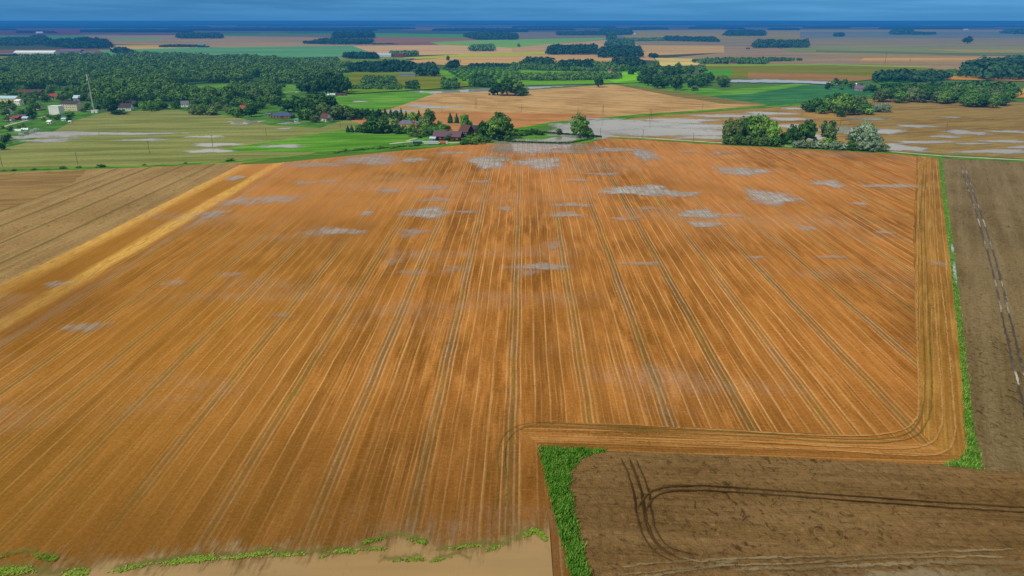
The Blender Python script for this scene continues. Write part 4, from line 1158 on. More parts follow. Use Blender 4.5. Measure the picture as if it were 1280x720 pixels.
# --- woods too far off or too dense to tell their trees apart
def woods(label, poly_px, h, spacing, mat, leaves=36, cap=2600, z=0.0, edge=True, name='woods', thin=0):
    poly = np.array([G(*p) for p in poly_px])
    x0, y0 = poly.min(0); x1, y1 = poly.max(0)
    while True:
        nx, ny = int((x1 - x0) / spacing) + 1, int((y1 - y0) / spacing) + 1
        if nx * ny < cap * 2.2: break
        spacing *= 1.12
    X, Y = np.meshgrid(x0 + (np.arange(nx) + .5) * spacing, y0 + (np.arange(ny) + .5) * spacing)
    P = np.stack([X.ravel(), Y.ravel()], 1) + RNG.uniform(-.45, .45, (nx * ny, 2)) * spacing
    P = np.array([p for p in P if inside(poly.tolist(), p[0], p[1])])
    if not len(P):
        P = poly.mean(0)[None]
    V = []
    for p in P:
        hh = h * RNG.uniform(.62, 1.2) * (1 + .22 * math.sin(p[0] * .021 + 2 * math.sin(p[1] * .017)) * math.cos(p[1] * .026))
        if thin and math.sin(p[0] * .031 + 1.7 * math.cos(p[1] * .023)) * math.cos(p[1] * .019 + p[0] * .008) > thin:
            continue
        wd = spacing * RNG.uniform(.62, .82)
        m = leaves
        d = RNG.normal(size=(m, 3)); d /= np.linalg.norm(d, axis=1, keepdims=True)
        d[:, 2] = np.where(d[:, 2] < -.5, -d[:, 2], d[:, 2])
        bul = 1 + .25 * np.sin(d[:, 0] * 4 + p[0]) * np.cos(d[:, 1] * 4 + p[1])
        rr = RNG.uniform(.72, 1.05, m) * bul
        c = d * rr[:, None] * np.array([wd, wd, hh * .46]) + np.array([0, 0, hh * .54])
        sz = RNG.uniform(.7, 1.3, m) * math.sqrt(wd * hh) * .155 * math.sqrt(44 / leaves)
        q = quads(c, d + RNG.normal(0, .25, (m, 3)), sz, RNG)
        q[:, 0] += p[0]; q[:, 1] += p[1]
        V.append(q)
    me = mesh_quads(name, np.concatenate(V))
    o = link(name, me, mat); o.location.z = z
    return tag(o, label, kind='stuff')


woods('broad dark village forest on the left', [(-160, 84), (0, 82), (20, 78), (100, 74), (150, 73), (250, 74), (330, 77), (378, 82), (415, 92), (425, 101), (378, 103), (318, 103), (236, 105), (222, 111), (214, 118), (262, 118), (310, 112), (322, 118), (296, 125), (258, 131), (226, 130), (170, 130), (128, 138), (104, 122), (84, 114), (60, 112), (25, 112), (0, 114), (-160, 130)], 18, 12, F_FAR, 110, 5200, thin=.46)
woods('tree belt along the lane behind the forest meadow', [(300, 112), (340, 110), (352, 122), (318, 121)], 13, 9, F_FAR, 44, 600)
woods('scrub on the lower edge of the forest meadow', [(330, 105), (380, 105), (384, 101), (330, 101)], 9, 8, F_FAR, 40, 500)
woods('mixed gardens wood behind the big dark trees', [(376, 92), (436, 92), (436, 80), (400, 83), (376, 82)], 12, 14, F_FAR, 40, 260)
W = [  # (outline, height m, spacing m, dark?)
    ([(-100, 58), (35, 57.5), (60, 55), (60, 50), (-100, 49)], 16, 18, 1), ([(58, 58), (100, 61.5), (139, 61), (132, 52), (110, 50), (58, 54)], 16, 16, 1), ([(38, 55), (58, 55), (57, 49), (40, 49)], 22, 20, 1),
    ([(222, 48.6), (278, 48.4), (275, 45), (225, 44.5)], 22, 22, 1), ([(200, 59.4), (262, 59.6), (250, 57.5), (205, 57.5)], 7, 16, 1),
    ([(417, 48.6), (467, 48), (465, 43.5), (419, 43.5)], 26, 22, 1), ([(378, 55.2), (420, 56), (462, 56), (466, 52), (405, 51.5), (395, 53)], 15, 18, 1), ([(466, 56.2), (496, 55.8), (488, 54.8), (466, 54.8)], 5, 14, 1),
    ([(580, 46), (594, 50), (646, 50), (645, 45), (600, 43)], 22, 22, 1), ([(586, 64.5), (617, 64.4), (617, 59), (592, 59)], 15, 14, 0), ([(430, 74), (472, 75), (470, 70), (432, 70)], 14, 13, 1),
    ([(486, 70), (522, 70.5), (520, 67.5), (488, 67.4)], 12, 14, 0), ([(683, 69), (744, 68.8), (745, 61), (690, 61)], 18, 15, 1), ([(747, 73), (802, 72.6), (800, 64), (750, 64)], 18, 15, 1),
    ([(812, 73), (822, 73), (821, 70.6), (813, 70.6)], 12, 12, 1), ([(696, 44.4), (756, 44.4), (754, 41), (697, 41.5)], 18, 24, 1), ([(755, 44.6), (790, 44), (788, 39.5), (757, 39.5)], 24, 26, 1),
    ([(756, 59), (792, 59), (790, 53), (760, 53)], 14, 16, 0), ([(760, 50), (768, 50), (768, 45), (760, 45)], 24, 22, 0), ([(770, 52), (830, 51.5), (828, 48.5), (772, 49)], 10, 20, 0), ([(829, 51.4), (898, 53), (892, 49), (832, 47.6)], 14, 20, 1),
    ([(906, 45.4), (955, 45.4), (954, 40.5), (912, 40)], 22, 24, 1), ([(941, 60.6), (1009, 60), (1008, 54.5), (944, 54.5)], 19, 17, 1), ([(1043, 46.2), (1054, 46), (1053, 43.8), (1045, 43.8)], 20, 22, 1),
    ([(1113, 43.6), (1140, 43.6), (1140, 40), (1115, 40)], 24, 26, 1), ([(1140, 43.8), (1168, 43.6), (1168, 41.8), (1140, 41.6)], 14, 26, 1), ([(1254, 43), (1500, 43), (1500, 38), (1262, 38.5)], 20, 28, 1),
    ([(865, 79), (880, 80.4), (960, 81), (958, 76.8), (885, 76.5)], 11, 11, 0), ([(960, 77.5), (992, 77), (990, 75), (960, 75)], 8, 11, 0), ([(996, 76.5), (1001, 76.5), (1001, 75), (996, 75)], 8, 9, 0),
    ([(640, 88), (700, 90), (786, 90.5), (786, 82), (740, 82), (640, 84)], 11, 12, 0), ([(655, 84), (690, 85), (690, 79), (660, 79)], 17, 13, 1), ([(700, 88), (740, 89), (740, 81), (700, 82)], 14, 13, 1), ([(764, 86), (803, 87), (802, 78), (770, 78)], 15, 13, 1),
    ([(425, 91), (470, 91.5), (520, 90.5), (518, 84), (440, 85)], 15, 11, 1), ([(522, 96), (545, 96.5), (543, 85), (526, 85)], 15, 12, 1), ([(330, 80), (422, 80), (420, 75.5), (340, 75.8)], 10, 14, 0),
    ([(452, 106), (494, 106.5), (492, 100), (455, 100)], 9, 8, 0), ([(436, 112.4), (502, 113), (500, 108.5), (450, 109)], 7, 7, 0), ([(507, 113), (522, 113), (521, 106.5), (510, 106.5)], 9, 8, 0), ([(551, 112), (572, 112), (570, 104), (554, 104)], 10, 8, 0),
    ([(585, 85), (640, 86), (640, 82.4), (588, 82)], 7, 10, 1), ([(560, 87), (572, 87), (571, 80), (562, 80)], 14, 11, 1), ([(588, 109), (616, 110), (614, 99), (592, 100)], 13, 10, 0),
    ([(1198, 98), (1240, 101), (1420, 100), (1420, 84), (1262, 80), (1212, 88)], 22, 13, 1), ([(1092, 104), (1170, 103), (1190, 99), (1170, 95), (1100, 96)], 15, 12, 1), ([(1170, 96), (1198, 96), (1196, 91), (1174, 92)], 8, 12, 0), ([(1150, 120), (1270, 122), (1262, 113), (1160, 112)], 14, 11, 0), ([(1098, 124), (1150, 121), (1150, 112), (1104, 114)], 12, 11, 0),
    ([(140, 66), (170, 72), (172, 69), (150, 62)], 14, 18, 1), ([(0, 70.6), (125, 71), (125, 69.6), (0, 69.4)], 5, 12, 1),
    ([(640, 101.5), (700, 102), (775, 100), (775, 95), (640, 96)], 9, 9, 0), ([(0, 126), (60, 126), (62, 120), (0, 121)], 8, 12, 0),
]
WOODLABELS = '''long dark wood at the upper left border above the industrial row|dark wood behind the right end of the industrial row|tall dark clump standing in the upper left wood|blue green wood on the mauve field left of the green strip|thin farm belt with the green-roofed hall|tall block of wood behind the low dark wood left of centre|low dark wood with a jagged front left of centre|thin dark tip trailing off the low dark wood|dark wood at the edge of the light green far field|small round wood on the tan far field|dark trees left of the pale blue barn|trees behind the small dark red barn|left of the two dark blocks on the tan plain|right of the two dark blocks on the tan plain|small bush group right of the two dark blocks|blue dark wood just below the horizon right of centre|tall blue dark wood beside the far white hall|small wood in the middle of the tan plain right of centre|slim tall clump over the small middle wood|pale thin tree line right of the slim clump|dark thin wood along the pinkish field right of centre|blue dark block below the horizon on the mauve plain|sharp dark block with flat top on the mauve plain|tiny tree dot left on the mauve plain|dark block left of the low far belt on the right|low belt right of the far dark block|dark wood touching the right border below the horizon|leafy belt with the brick-roofed farmhouse|low tail of the leafy farmhouse belt|single bush beyond the tail of the farmhouse belt|village trees in a long line behind the orchard|taller dark trees at the left of the far village line|trees round the small white house of the far village|dark trees joining the village line to the river-meadow woods|long dark row before the olive meadow|dark block right of the lavender grey building|row of trees in front of the teal field|grey green clump in the olive meadow|low hedge along the top of the bright pasture|small round clump right of the low hedge|low round clump by the long flood water|dark hedge along the top of the orchard|dark tree left above the orchard|dense trees at the left end of the orchard|big dark wood at the right border|dark tree belt above the long right wood|scrub linking the belt to the big right wood|back rows of the long right wood|left back rows of the long right wood|small dark trees where the forest meets the teal field|low scrub in front of the industrial row|green bushes along the flood water by the lone small tree|garden trees behind the yellow building'''.split('|')
for (poly, h, sp, dk), lab in zip(W, WOODLABELS):
    woods(lab, poly, h, sp, F_FARD if dk else F_FAR, 30, 700)

# blue-dark forest on the horizon, standing in long broken bands
FARW = foliage('horizon_forest_leaves', (14, 34, 30), (22, 48, 38), (30, 58, 44), .3)
def forest_band(x0, x1, yb, depth, h, label='long forest band below the horizon'):
    a, b = G(x0, yb), G(x1, yb)
    dep = (G(640, yb - depth)[1] - G(640, yb)[1])
    n = max(6, int((x1 - x0) / 1.5))
    vs, fs = [], []
    for i in range(n + 1):
        t = i / n
        x, y = a[0] + (b[0] - a[0]) * t, a[1] + (b[1] - a[1]) * t
        k = math.hypot(x, y)
        ph = h * random.uniform(.75, 1.15) * (1 if 0 < i < n else .35)
        e = dep * (.25 + .75 * math.sin(math.pi * min(max(t, .04), .96)) ** .5)
        j = random.uniform(-.06, .06) * dep
        vs += [(x, y + j, 0), (x, y + j + 4, ph), (x * (1 + e * .5 / y), y + e * .5, ph * random.uniform(.95, 1.2)), (x * (1 + e / y), y + e, ph)]
        if i:
            o = 4 * i
            for q in range(3):
                fs.append((o - 4 + q, o + q, o + q + 1, o - 3 + q))
    me = bpy.data.meshes.new('forest'); me.from_pydata(vs, [], fs); me.update()
    return tag(link('forest', me, FARW), label, kind='stuff')
for b in [(-400, 1700, 28.6, 2.2, 20), (-300, 330, 31.5, 2.4, 18), (300, 520, 32.5, 2.6, 18), (560, 900, 31.2, 2.0, 18), (950, 1500, 30.2, 2.2, 18), (-100, 260, 35, 2.5, 18), (100, 240, 40.5, 2.8, 18), (210, 470, 38.5, 3.4, 18), (430, 520, 36.5, 1.8, 16), (540, 650, 38.6, 2.2, 18), (600, 660, 40.2, 1.8, 18), (640, 770, 35, 2.4, 18),
          (750, 790, 39, 2.6, 18), (785, 835, 37, 2.0, 18), (860, 900, 36, 2.2, 18), (900, 930, 36.6, 1.6, 18), (960, 1000, 37.8, 1.8, 18), (1005, 1060, 35.4, 3.0, 18), (1050, 1150, 33.5, 2.2, 18), (1100, 1200, 36.6, 2.6, 18), (1160, 1240, 34.5, 1.6, 18), (1240, 1500, 34.0, 1.8, 18), (20, 70, 41.5, 1.2, 18), (870, 1010, 33.5, 1.8, 18), (650, 720, 38, 1.2, 16), (-200, 20, 38, 2, 18)]:
    forest_band(*b)

# --- the young orchard with its rows
for r in range(7):
    yb = 86.5 + r * 2.6
    xs = np.arange(556 + r * 4, 640 + (5 - abs(r - 4)) * 5, 6.6 + r * .5)
    for x in xs:
        tree('bush', float(x), yb + (x - 590) * .012, 4.2 + r * .25, 6.4, F_ORCH, 'light green bushy fruit tree in the orchard rows behind the stubble island', 'orchard rows', name='orchard_tree')

# --- rough grass and weeds on the two green strips
GRASS = foliage('grass_blades', (42, 88, 28), (80, 140, 46), (156, 172, 92), .5, .4)
def blades(label, poly_px, n, h, w):
    poly = [G(*p) for p in poly_px]
    P = np.array(poly); x0, y0 = P.min(0); x1, y1 = P.max(0)
    pts = []
    while len(pts) < n:
        x, y = random.uniform(x0, x1), random.uniform(y0, y1)
        if inside(poly, x, y): pts.append((x + random.gauss(0, .45), y + random.gauss(0, .45)))
    pts = np.array(pts); m = len(pts)
    q = RNG.uniform(0, 2 * math.pi, m)
    hh = h * RNG.uniform(.5, 1.3, m) * (.7 + .6 * (np.sin(pts[:, 0] * .9) * np.cos(pts[:, 1] * .7) > .1))
    lean = RNG.normal(.25, .35, (m, 2)) * hh[:, None]
    dx, dy = np.cos(q) * w / 2, np.sin(q) * w / 2
    V = np.empty((m, 4, 3))
    V[:, 0] = np.stack([pts[:, 0] - dx, pts[:, 1] - dy, np.zeros(m)], 1)
    V[:, 1] = np.stack([pts[:, 0] + dx, pts[:, 1] + dy, np.zeros(m)], 1)
    V[:, 2] = np.stack([pts[:, 0] + dx * .5 + lean[:, 0], pts[:, 1] + dy * .5 + lean[:, 1], hh], 1)
    V[:, 3] = np.stack([pts[:, 0] - dx * .5 + lean[:, 0], pts[:, 1] - dy * .5 + lean[:, 1], hh], 1)
    o = link('grass', mesh_quads('grass', V.reshape(-1, 3)), GRASS)
    o.location.z = .16
    return tag(o, label, kind='stuff')
blades('tall green grass on the strip beside the dark ploughed field', [(674, 559.5), (757, 564), (728, 572), (714, 588), (711, 606), (716, 640), (735, 720), (752, 800), (728, 800), (715, 720), (693, 640), (684, 600)], 9000, .65, .32)
blades('tall green grass on the strip along the right field edge', [(1173, 197.5), (1177, 197.5), (1182, 240), (1194, 330), (1206, 450), (1217, 540), (1228, 588), (1176, 581), (1200, 574), (1209, 560), (1207, 540), (1200.5, 450), (1188.5, 330), (1177, 240)], 9000, .55, .32)

# green slime and weed caught along the water's edge
SLIMEB = foliage('slime_tufts', (84, 112, 38), (120, 152, 50), (168, 190, 92), .5, .5)
for ln, wd in SLINES:
    L = smooth_line([G(*q) for q in ln], .25)
    pts = []
    for i, c in enumerate(L):
        dens = max(0, math.sin(i * .11 + wd * 9) + .7 * math.sin(i * .043 + wd * 3) + .9)
        for _ in range(int(dens * 2.6 * wd + random.random())):
            pts.append((c.x + random.gauss(0, .3), c.y + random.gauss(-.1, .26) * wd))
    P = np.array(pts); m = len(P)
    q = RNG.uniform(0, 2 * math.pi, m); s = RNG.uniform(.10, .26, m)
    V = np.empty((m, 4, 3))
    for k in range(4):
        V[:, k, 0] = P[:, 0] + np.cos(q + k * math.pi / 2) * s * (1.7 if k % 2 else .8)
        V[:, k, 1] = P[:, 1] + np.sin(q + k * math.pi / 2) * s * (1.7 if k % 2 else .8)
        V[:, k, 2] = .40 + RNG.uniform(0, .16, m) + (.10 * RNG.random(m) if k > 1 else 0)
    o = link('green_slime', mesh_quads('green_slime', V.reshape(-1, 3)), SLIMEB)
    tag(o, 'patchy yellow green weed fringe on the edge of the muddy water', kind='stuff')

# ------------------------------------------------------------------ buildings
W_WHITE = paint('white_plaster', (226, 228, 228), .9, .1, .08)
W_CREAM = paint('cream_plaster', (214, 204, 176), .9, .1, .10)
W_YELLOW = paint('yellow_plaster', (224, 206, 128), .9, .1, .10)
W_DARKRED = paint('dark_red_boards', (72, 38, 38), .9, .1, .35, 2)
W_BROWN = paint('brown_boards', (124, 78, 50), .9, .1, .3, 2)
W_GREY = paint('grey_boards', (140, 140, 144), .9, .1, .2)
W_LAV = paint('lavender_grey_wall', (158, 156, 190), .9, .1, .15)
W_ORANGE = paint('ochre_plaster', (206, 160, 104), .9, .1, .12)
W_DARKW = paint('dark_timber', (66, 54, 56), .9, .1, .3, 2)
R_PLUM = paint('plum_metal_roof', (104, 78, 92), .7, .2, .25, .6)
R_RED = paint('red_tile_roof', (156, 74, 62), .8, .2, .25, .8)
R_BROWNRED = paint('brown_red_tiles', (98, 70, 68), .9, .1, .3, 1)
R_BLUE = paint('blue_grey_roof', (64, 86, 122), .5, .3, .15, .5)
R_GREY = paint('grey_slate_roof', (104, 112, 126), .7, .2, .2, .8)
R_DARK = paint('dark_roof', (70, 66, 74), .8, .2, .25, 1)
R_LBLUE = paint('pale_blue_metal_roof', (176, 204, 232), .5, .3, .1, .5)
R_WHITE = paint('white_metal_roof', (236, 242, 248), .5, .3, .1, .5)
R_PURPLE = paint('purple_metal_roof', (122, 92, 132), .7, .2, .2, .6)
R_GREEN = paint('green_metal_roof', (60, 150, 122), .5, .3, .1, .6)
BRICK = paint('brick_chimney', (150, 82, 62), .9, .1, .25, 3)
FRAMEW = paint('white_window_frame', (230, 230, 228), .6, .3, .06)
GLASS, _t = new_mat('window_glass'); finish(_t, alb(46, 58, 72), .08, .6)
DOORM = paint('brown_door', (88, 62, 44), .7, .2, .2)


def house(name, label, px, py, wpx, depth, h, rh, rot, wall, roof, cat='house', win=(3, 1), floors=1, chim=0, door=True, gable=None, over=.5, hip=0.0, flat=False, group=None, L=None):
    """gabled house: ridge along local x, front at -y"""
    root = thing(name, label, cat, px, py, rot, group)
    L = L or wpx / scale_at(px, py)
    D = depth
    mb = MB()
    if flat:
        mb.box((0, 0, h / 2 - .1), (L, D, h + .2))
    else:
        mb.prism([(-D / 2, -.2), (D / 2, -.2), (D / 2, h), (0, h + rh * (1 - hip)), (-D / 2, h)], -L / 2, L / 2)
        mb.v = [(y, x, z) for x, y, z in mb.v]
        mb.f = [f[::-1] for f in mb.f]
        if hip:
            mb = MB(); mb.box((0, 0, h / 2 - .1), (L, D, h + .2))
    mb.build('wall', wall, root)
    if gable is not None and not flat and not hip:
        for s in (-1, 1):
            g = MB(); g.prism([(-D / 2 + .05, h), (D / 2 - .05, h), (0, h + rh - .1)], s * (L / 2 + .03) - .03, s * (L / 2 + .03) + .03)
            g.v = [(y, x, z) for x, y, z in g.v]
            g.build('gable_cladding', gable, root)
    rb = MB()
    if flat:
        rb.box((0, 0, h + .32), (L + .6, D + .6, .42))
    elif hip:
        a, b = L / 2 + over, D / 2 + over
        c = max(.3, a - b * .9)
        vs = [(-a, -b, h - .05), (a, -b, h - .05), (a, b, h - .05), (-a, b, h - .05), (-c, 0, h + rh), (c, 0, h + rh)]
        rb.add(vs, [(0, 1, 5, 4), (2, 3, 4, 5), (1, 2, 5), (3, 0, 4), (3, 2, 1, 0)])
    else:
        sl = rh / (D / 2)
        a, b = L / 2 + over, D / 2 + over
        e = h - over * sl
        for s in (-1, 1):
            vs = [(-a, s * b, e + .04), (a, s * b, e + .04), (a, 0, h + rh + .04), (-a, 0, h + rh + .04)]
            vs += [(x, y, z + .22) for x, y, z in vs]
            fs = [(0, 1, 2, 3), (7, 6, 5, 4), (0, 4, 5, 1), (1, 5, 6, 2), (2, 6, 7, 3), (3, 7, 4, 0)]
            rb.add(vs, fs if s > 0 else [f[::-1] for f in fs])
    ro = rb.build('roof', roof, root)
    for k in range(chim):
        x = (-.22 + .5 * k) * L
        MB().box((x, D * .12, h + rh * .85 + .5), (.8, .8, rh * .5 + 1.8)).box((x, D * .12, h + rh * 1.1 + 1.5), (1.0, 1.0, .2)).build('chimney', BRICK, ro)
    nf, ng = win
    fh = h / floors

    def opening(kind, x, y, z, wx, wz, axis):
        f = MB()
        if kind == 'window':
            if axis == 'x':
                f.box((x, y, z), (wx, .10, wz))
            else:
                f.box((x, y, z), (.10, wx, wz))
            fo = f.build('window', FRAMEW, root)
            g = MB()
            for s in (-1, 1):
                if axis == 'x':
                    g.box((x + s * wx * .23, y, z), (wx * .38, .14, wz * .82))
                else:
                    g.box((x, y + s * wx * .23, z), (.14, wx * .38, wz * .82))
            g.build('pane', GLASS, fo)
        else:
            MB().box((x, y, z), (wx, .12, wz)).build('door', DOORM, root)
    for fl in range(floors):
        zc = fl * fh + fh * .55
        for i in range(nf):
            x = (-.5 + (i + .5) / nf) * L * .92
            if door and fl == 0 and i == nf // 2:
                opening('door', x, -D / 2 - .05, 1.05, 1.2, 2.1, 'x')
            else:
                opening('window', x, -D / 2 - .04, zc, min(1.5, L / nf * .5), min(1.5, fh * .5), 'x')
        for s in (-1, 1):
            for i in range(ng):
                y = (-.5 + (i + .5) / ng) * D * .9
                opening('window', s * (L / 2 + .04), y, zc, min(1.4, D / ng * .45), min(1.5, fh * .5), 'y')
    return root


# the farm
barn = house('barn', 'long farm barn with plum metal roof and dark red boarded walls', 560.5, 175, 35, 12, 4.6, 4.4, -14, W_DARKRED, R_PLUM, 'barn', (6, 2), over=.8)
MB().box((6, -6.08, 1.7), (4.2, .14, 3.4)).build('barn_door', W_BROWN, barn)
house('farmhouse', 'tall farmhouse with brown red tile roof and dark gable beside the long barn', 583, 170, 13, 12, 5.4, 6.2, -32, W_DARKW, R_BROWNRED, 'house', (3, 2), 2, 1)
house('farm_building', 'dark-roofed outbuilding mostly hidden by trees behind the farmhouse', 594, 165.5, 12, 8, 4.0, 3.6, 10, W_BROWN, R_DARK, 'outbuilding', (3, 1))
house('bungalow', 'bungalow with grey hipped roof and light front among spruces', 508, 157.6, 19, 10, 3.2, 3.8, -6, W_ORANGE, R_GREY, 'house', (5, 2), hip=.5, chim=1)
house('shed', 'small white-fronted shed right of the grey-roofed bungalow', 523, 156, 5, 4, 2.6, 1.3, -6, W_WHITE, R_GREY, 'shed', (2, 1))
house('shed', 'pale open-fronted lean-to at the left end of the barn', 541.5, 176, 7, 5, 2.8, 1.2, -14, W_GREY, R_LBLUE, 'shed', (2, 0))
# white-gabled house, blue-roofed house
house('house', 'house with red brown roof and bright white gable among trees', 408, 151.5, 15, 9, 4.2, 5.0, -46, W_WHITE, R_BROWNRED, 'house', (3, 2), 1, 1)
house('house', 'low house with wide blue grey hipped roof on a bright lawn', 354, 147.5, 26, 13, 3.4, 3.8, -8, W_BROWN, R_BLUE, 'house', (6, 2), hip=.5)
house('shed', 'small turquoise-roofed garden shed right of the blue-roofed house', 371, 152, 5, 3.5, 2.2, 1.2, -10, W_WHITE, R_GREEN, 'shed', (2, 1))
house('shed', 'flat pale shed left of the blue-roofed house', 336, 145, 7, 5, 2.4, 1.0, 0, W_GREY, R_GREY, 'shed', (2, 1))
house('house', 'house with bright red roof and pale gable among garden trees', 305, 140, 13, 9, 3.8, 4.6, -42, W_CREAM, R_RED, 'house', (3, 2), 1, 1)
house('house', 'reddish-roofed house half hidden above the bright red roof', 308, 131, 9, 8, 3.4, 4.0, 20, W_DARKRED, R_BROWNRED, 'house', (3, 2))
house('house', 'small ochre house at the left foot of the bright red roof', 291, 141.8, 8, 6, 2.6, 2.6, 4, W_ORANGE, R_DARK, 'house', (3, 1))
house('shed', 'dark shed under grey green bushes at the top of the pasture', 264, 144, 9, 6, 2.8, 2.2, -5, W_DARKW, R_DARK, 'shed', (2, 1))
house('cottage', 'little white-gabled cottage on the forest edge above the pasture', 259.5, 130, 9, 8, 3.6, 4.8, -62, W_WHITE, R_GREY, 'house', (2, 1))
house('house', 'pink-walled house half sunk in the forest left of the meadow', 210, 119, 10, 8, 5, 3.4, 12, paint('pink_plaster', (182, 132, 136)), R_GREY, 'house', (3, 2), 2)
house('house', 'house with faded red roof showing above the trees right of the mast', 140, 120, 10, 8, 5, 3.6, 0, W_BROWN, R_BROWNRED, 'house', (3, 1))
house('house', 'long white-walled house with dark roof at the top of the olive pasture', 158, 138, 15, 10, 4.6, 4.6, 4, W_WHITE, R_DARK, 'house', (5, 2), 1, 1)
house('house', 'dark-roofed house just behind the long white-walled house', 165, 133, 12, 8, 4, 3.6, 0, W_GREY, R_DARK, 'house', (3, 1))
house('shed', 'tiny brown and white shed between the mast and the tall dark tree', 135, 139.5, 5, 4, 2.6, 1.4, 0, W_BROWN, R_GREY, 'shed', (2, 1))
house('shed', 'flat white shed in the grass right of the long white-walled house', 171, 132.4, 6, 4, 2.2, .8, 0, W_WHITE, R_WHITE, 'shed', (2, 0))
# village edge on the left
house('school', 'long yellow building with pale blue metal roof at the left border', 6, 129.5, 38, 14, 8, 3.0, -3, W_YELLOW, R_LBLUE, 'building', (8, 3), 2)
house('apartment_block', 'three-storey block with brown walls and dark roof right of the yellow building', 40, 122, 32, 14, 8.5, 3.6, -6, W_BROWN, R_BROWNRED, 'building', (9, 3), 3)
house('warehouse', 'windowless white block with flat roof in front of the cream apartment block', 71.5, 142.5, 14.5, 9, 10, 0, -10, W_WHITE, R_WHITE, 'building', (0, 0), flat=True, door=False)
house('apartment_block', 'cream apartment block with dark roof and rows of windows by the mast', 91, 138, 23, 13, 9.5, 3.0, -10, W_CREAM, R_DARK, 'building', (7, 2), 3, 2)
house('outbuilding', 'small white building below the brown apartment block', 25, 131.5, 8, 7, 6.5, 1.6, -20, W_WHITE, R_WHITE, 'building', (2, 1), 2)
for x, yb, wp, lab, wl, rf in ((12, 150.5, 10, 'white and red shed at the left end of the shed row', W_WHITE, R_RED), (21, 149.5, 9, 'red-roofed shed in the middle of the shed row', W_DARKRED, R_RED), (29, 147.5, 11, 'plum-roofed shed behind the red-roofed shed', W_DARKW, R_PLUM), (33, 150, 7, 'pale-roofed shed at the right end of the shed row', W_GREY, R_LBLUE)):
    house('shed', lab, x, yb, wp, 6, 2.6, 1.6, random.uniform(-12, 4), wl, rf, 'shed', (2, 1))
house('hut', 'white hut with grey roof at the left border below the sheds', 1, 175.5, 6, 5, 3.8, 1.6, -30, W_WHITE, R_GREY, 'shed', (1, 1))
house('hut', 'small white hut standing alone in the allotment grass', 63, 154.5, 6, 4, 2.6, 1.2, -20, W_WHITE, R_WHITE, 'shed', (2, 1))
house('hut', 'small pale blue hut nearest the corner of the olive pasture', 81, 151, 6, 4, 2.4, 1.1, -15, W_WHITE, R_LBLUE, 'shed', (2, 1))
house('hut', 'tiny flat white hut at the right end of the allotments', 88, 153.5, 3, 3, 1.8, .6, 0, W_WHITE, R_WHITE, 'shed', (1, 0))


house('house', 'pale house with grey roof in the gardens right of the thicket', 232, 133, 9, 8, 4, 3.6, 10, W_WHITE, R_GREY, 'house', (3, 1))
house('house', 'cream house with brown red roof above the red-roofed houses', 322, 124, 9, 8, 4, 3.8, -20, W_CREAM, R_BROWNRED, 'house', (3, 1))
house('house', 'white-walled house with dark roof beyond the lane left of the greenhouses', 344, 119.5, 8, 8, 4, 3.6, 5, W_WHITE, R_DARK, 'house', (3, 1))
house('house', 'grey-roofed cream house at the left border beside the yellow building', 48, 137, 9, 8, 4.5, 3.6, -15, W_CREAM, R_GREY, 'house', (3, 1))
house('house', 'plum-roofed white house below the yellow building', 10, 143, 9, 8, 4.2, 3.6, -10, W_WHITE, R_PLUM, 'house', (3, 1))


house('house', 'white house with red roof on the forest edge behind the cream apartment block', 68, 124, 9, 8, 4.5, 3.8, 12, W_WHITE, R_RED, 'house', (3, 1))
house('house', 'grey house with pale roof on the forest edge left of the mast', 98, 126, 9, 8, 4.5, 3.6, -8, W_GREY, R_LBLUE, 'house', (3, 1))


def arch_tunnel(label, px, py, wpx, depth, h, rot, mat):
    root = thing('greenhouse', label, 'greenhouse', px, py, rot)
    L = wpx / scale_at(px, py)
    prof = [(-depth / 2 * math.cos(math.pi * i / 12), h * math.sin(math.pi * i / 12)) for i in range(13)]
    m = MB().prism(prof, -L / 2, L / 2); m.v = [(y, x, z) for x, y, z in m.v]; m.f = [f[::-1] for f in m.f]
    m.build('cover', mat, root)
    rb = MB()
    for k in range(int(L / 3) + 1):
        x = -L / 2 + k * L / max(1, int(L / 3))
        for i in range(12):
            rb.tube((x, prof[i][0] * 1.02, prof[i][1] * 1.02), (x, prof[i + 1][0] * 1.02, prof[i + 1][1] * 1.02), .05, .05, 5, False)
    rb.build('hoop', W_GREY, root)
    MB().box((-L / 2 - .04, 0, 1.0), (.06, 1.2, 2.0)).build('door', DOORM, root)
FOIL = paint('greenhouse_film', (206, 222, 226), .3, .4, .08)
arch_tunnel('long white film greenhouse in the allotments on the left', 21, 163.8, 13, 5, 2.2, 3, FOIL)
arch_tunnel('shorter white film greenhouse right behind the long one', 32, 162.3, 9, 4.5, 2.2, 3, FOIL)
arch_tunnel('left of the two white greenhouses by the block of dark trees', 409, 119, 6, 5, 2.6, 0, FOIL)
arch_tunnel('right of the two white greenhouses by the block of dark trees', 416, 118.6, 7, 5, 2.6, 0, FOIL)
house('shed', 'long low brown shed right of the two white greenhouses', 427, 119.5, 12, 5, 2.2, 1.2, 0, W_BROWN, R_BROWNRED, 'shed', (4, 0))
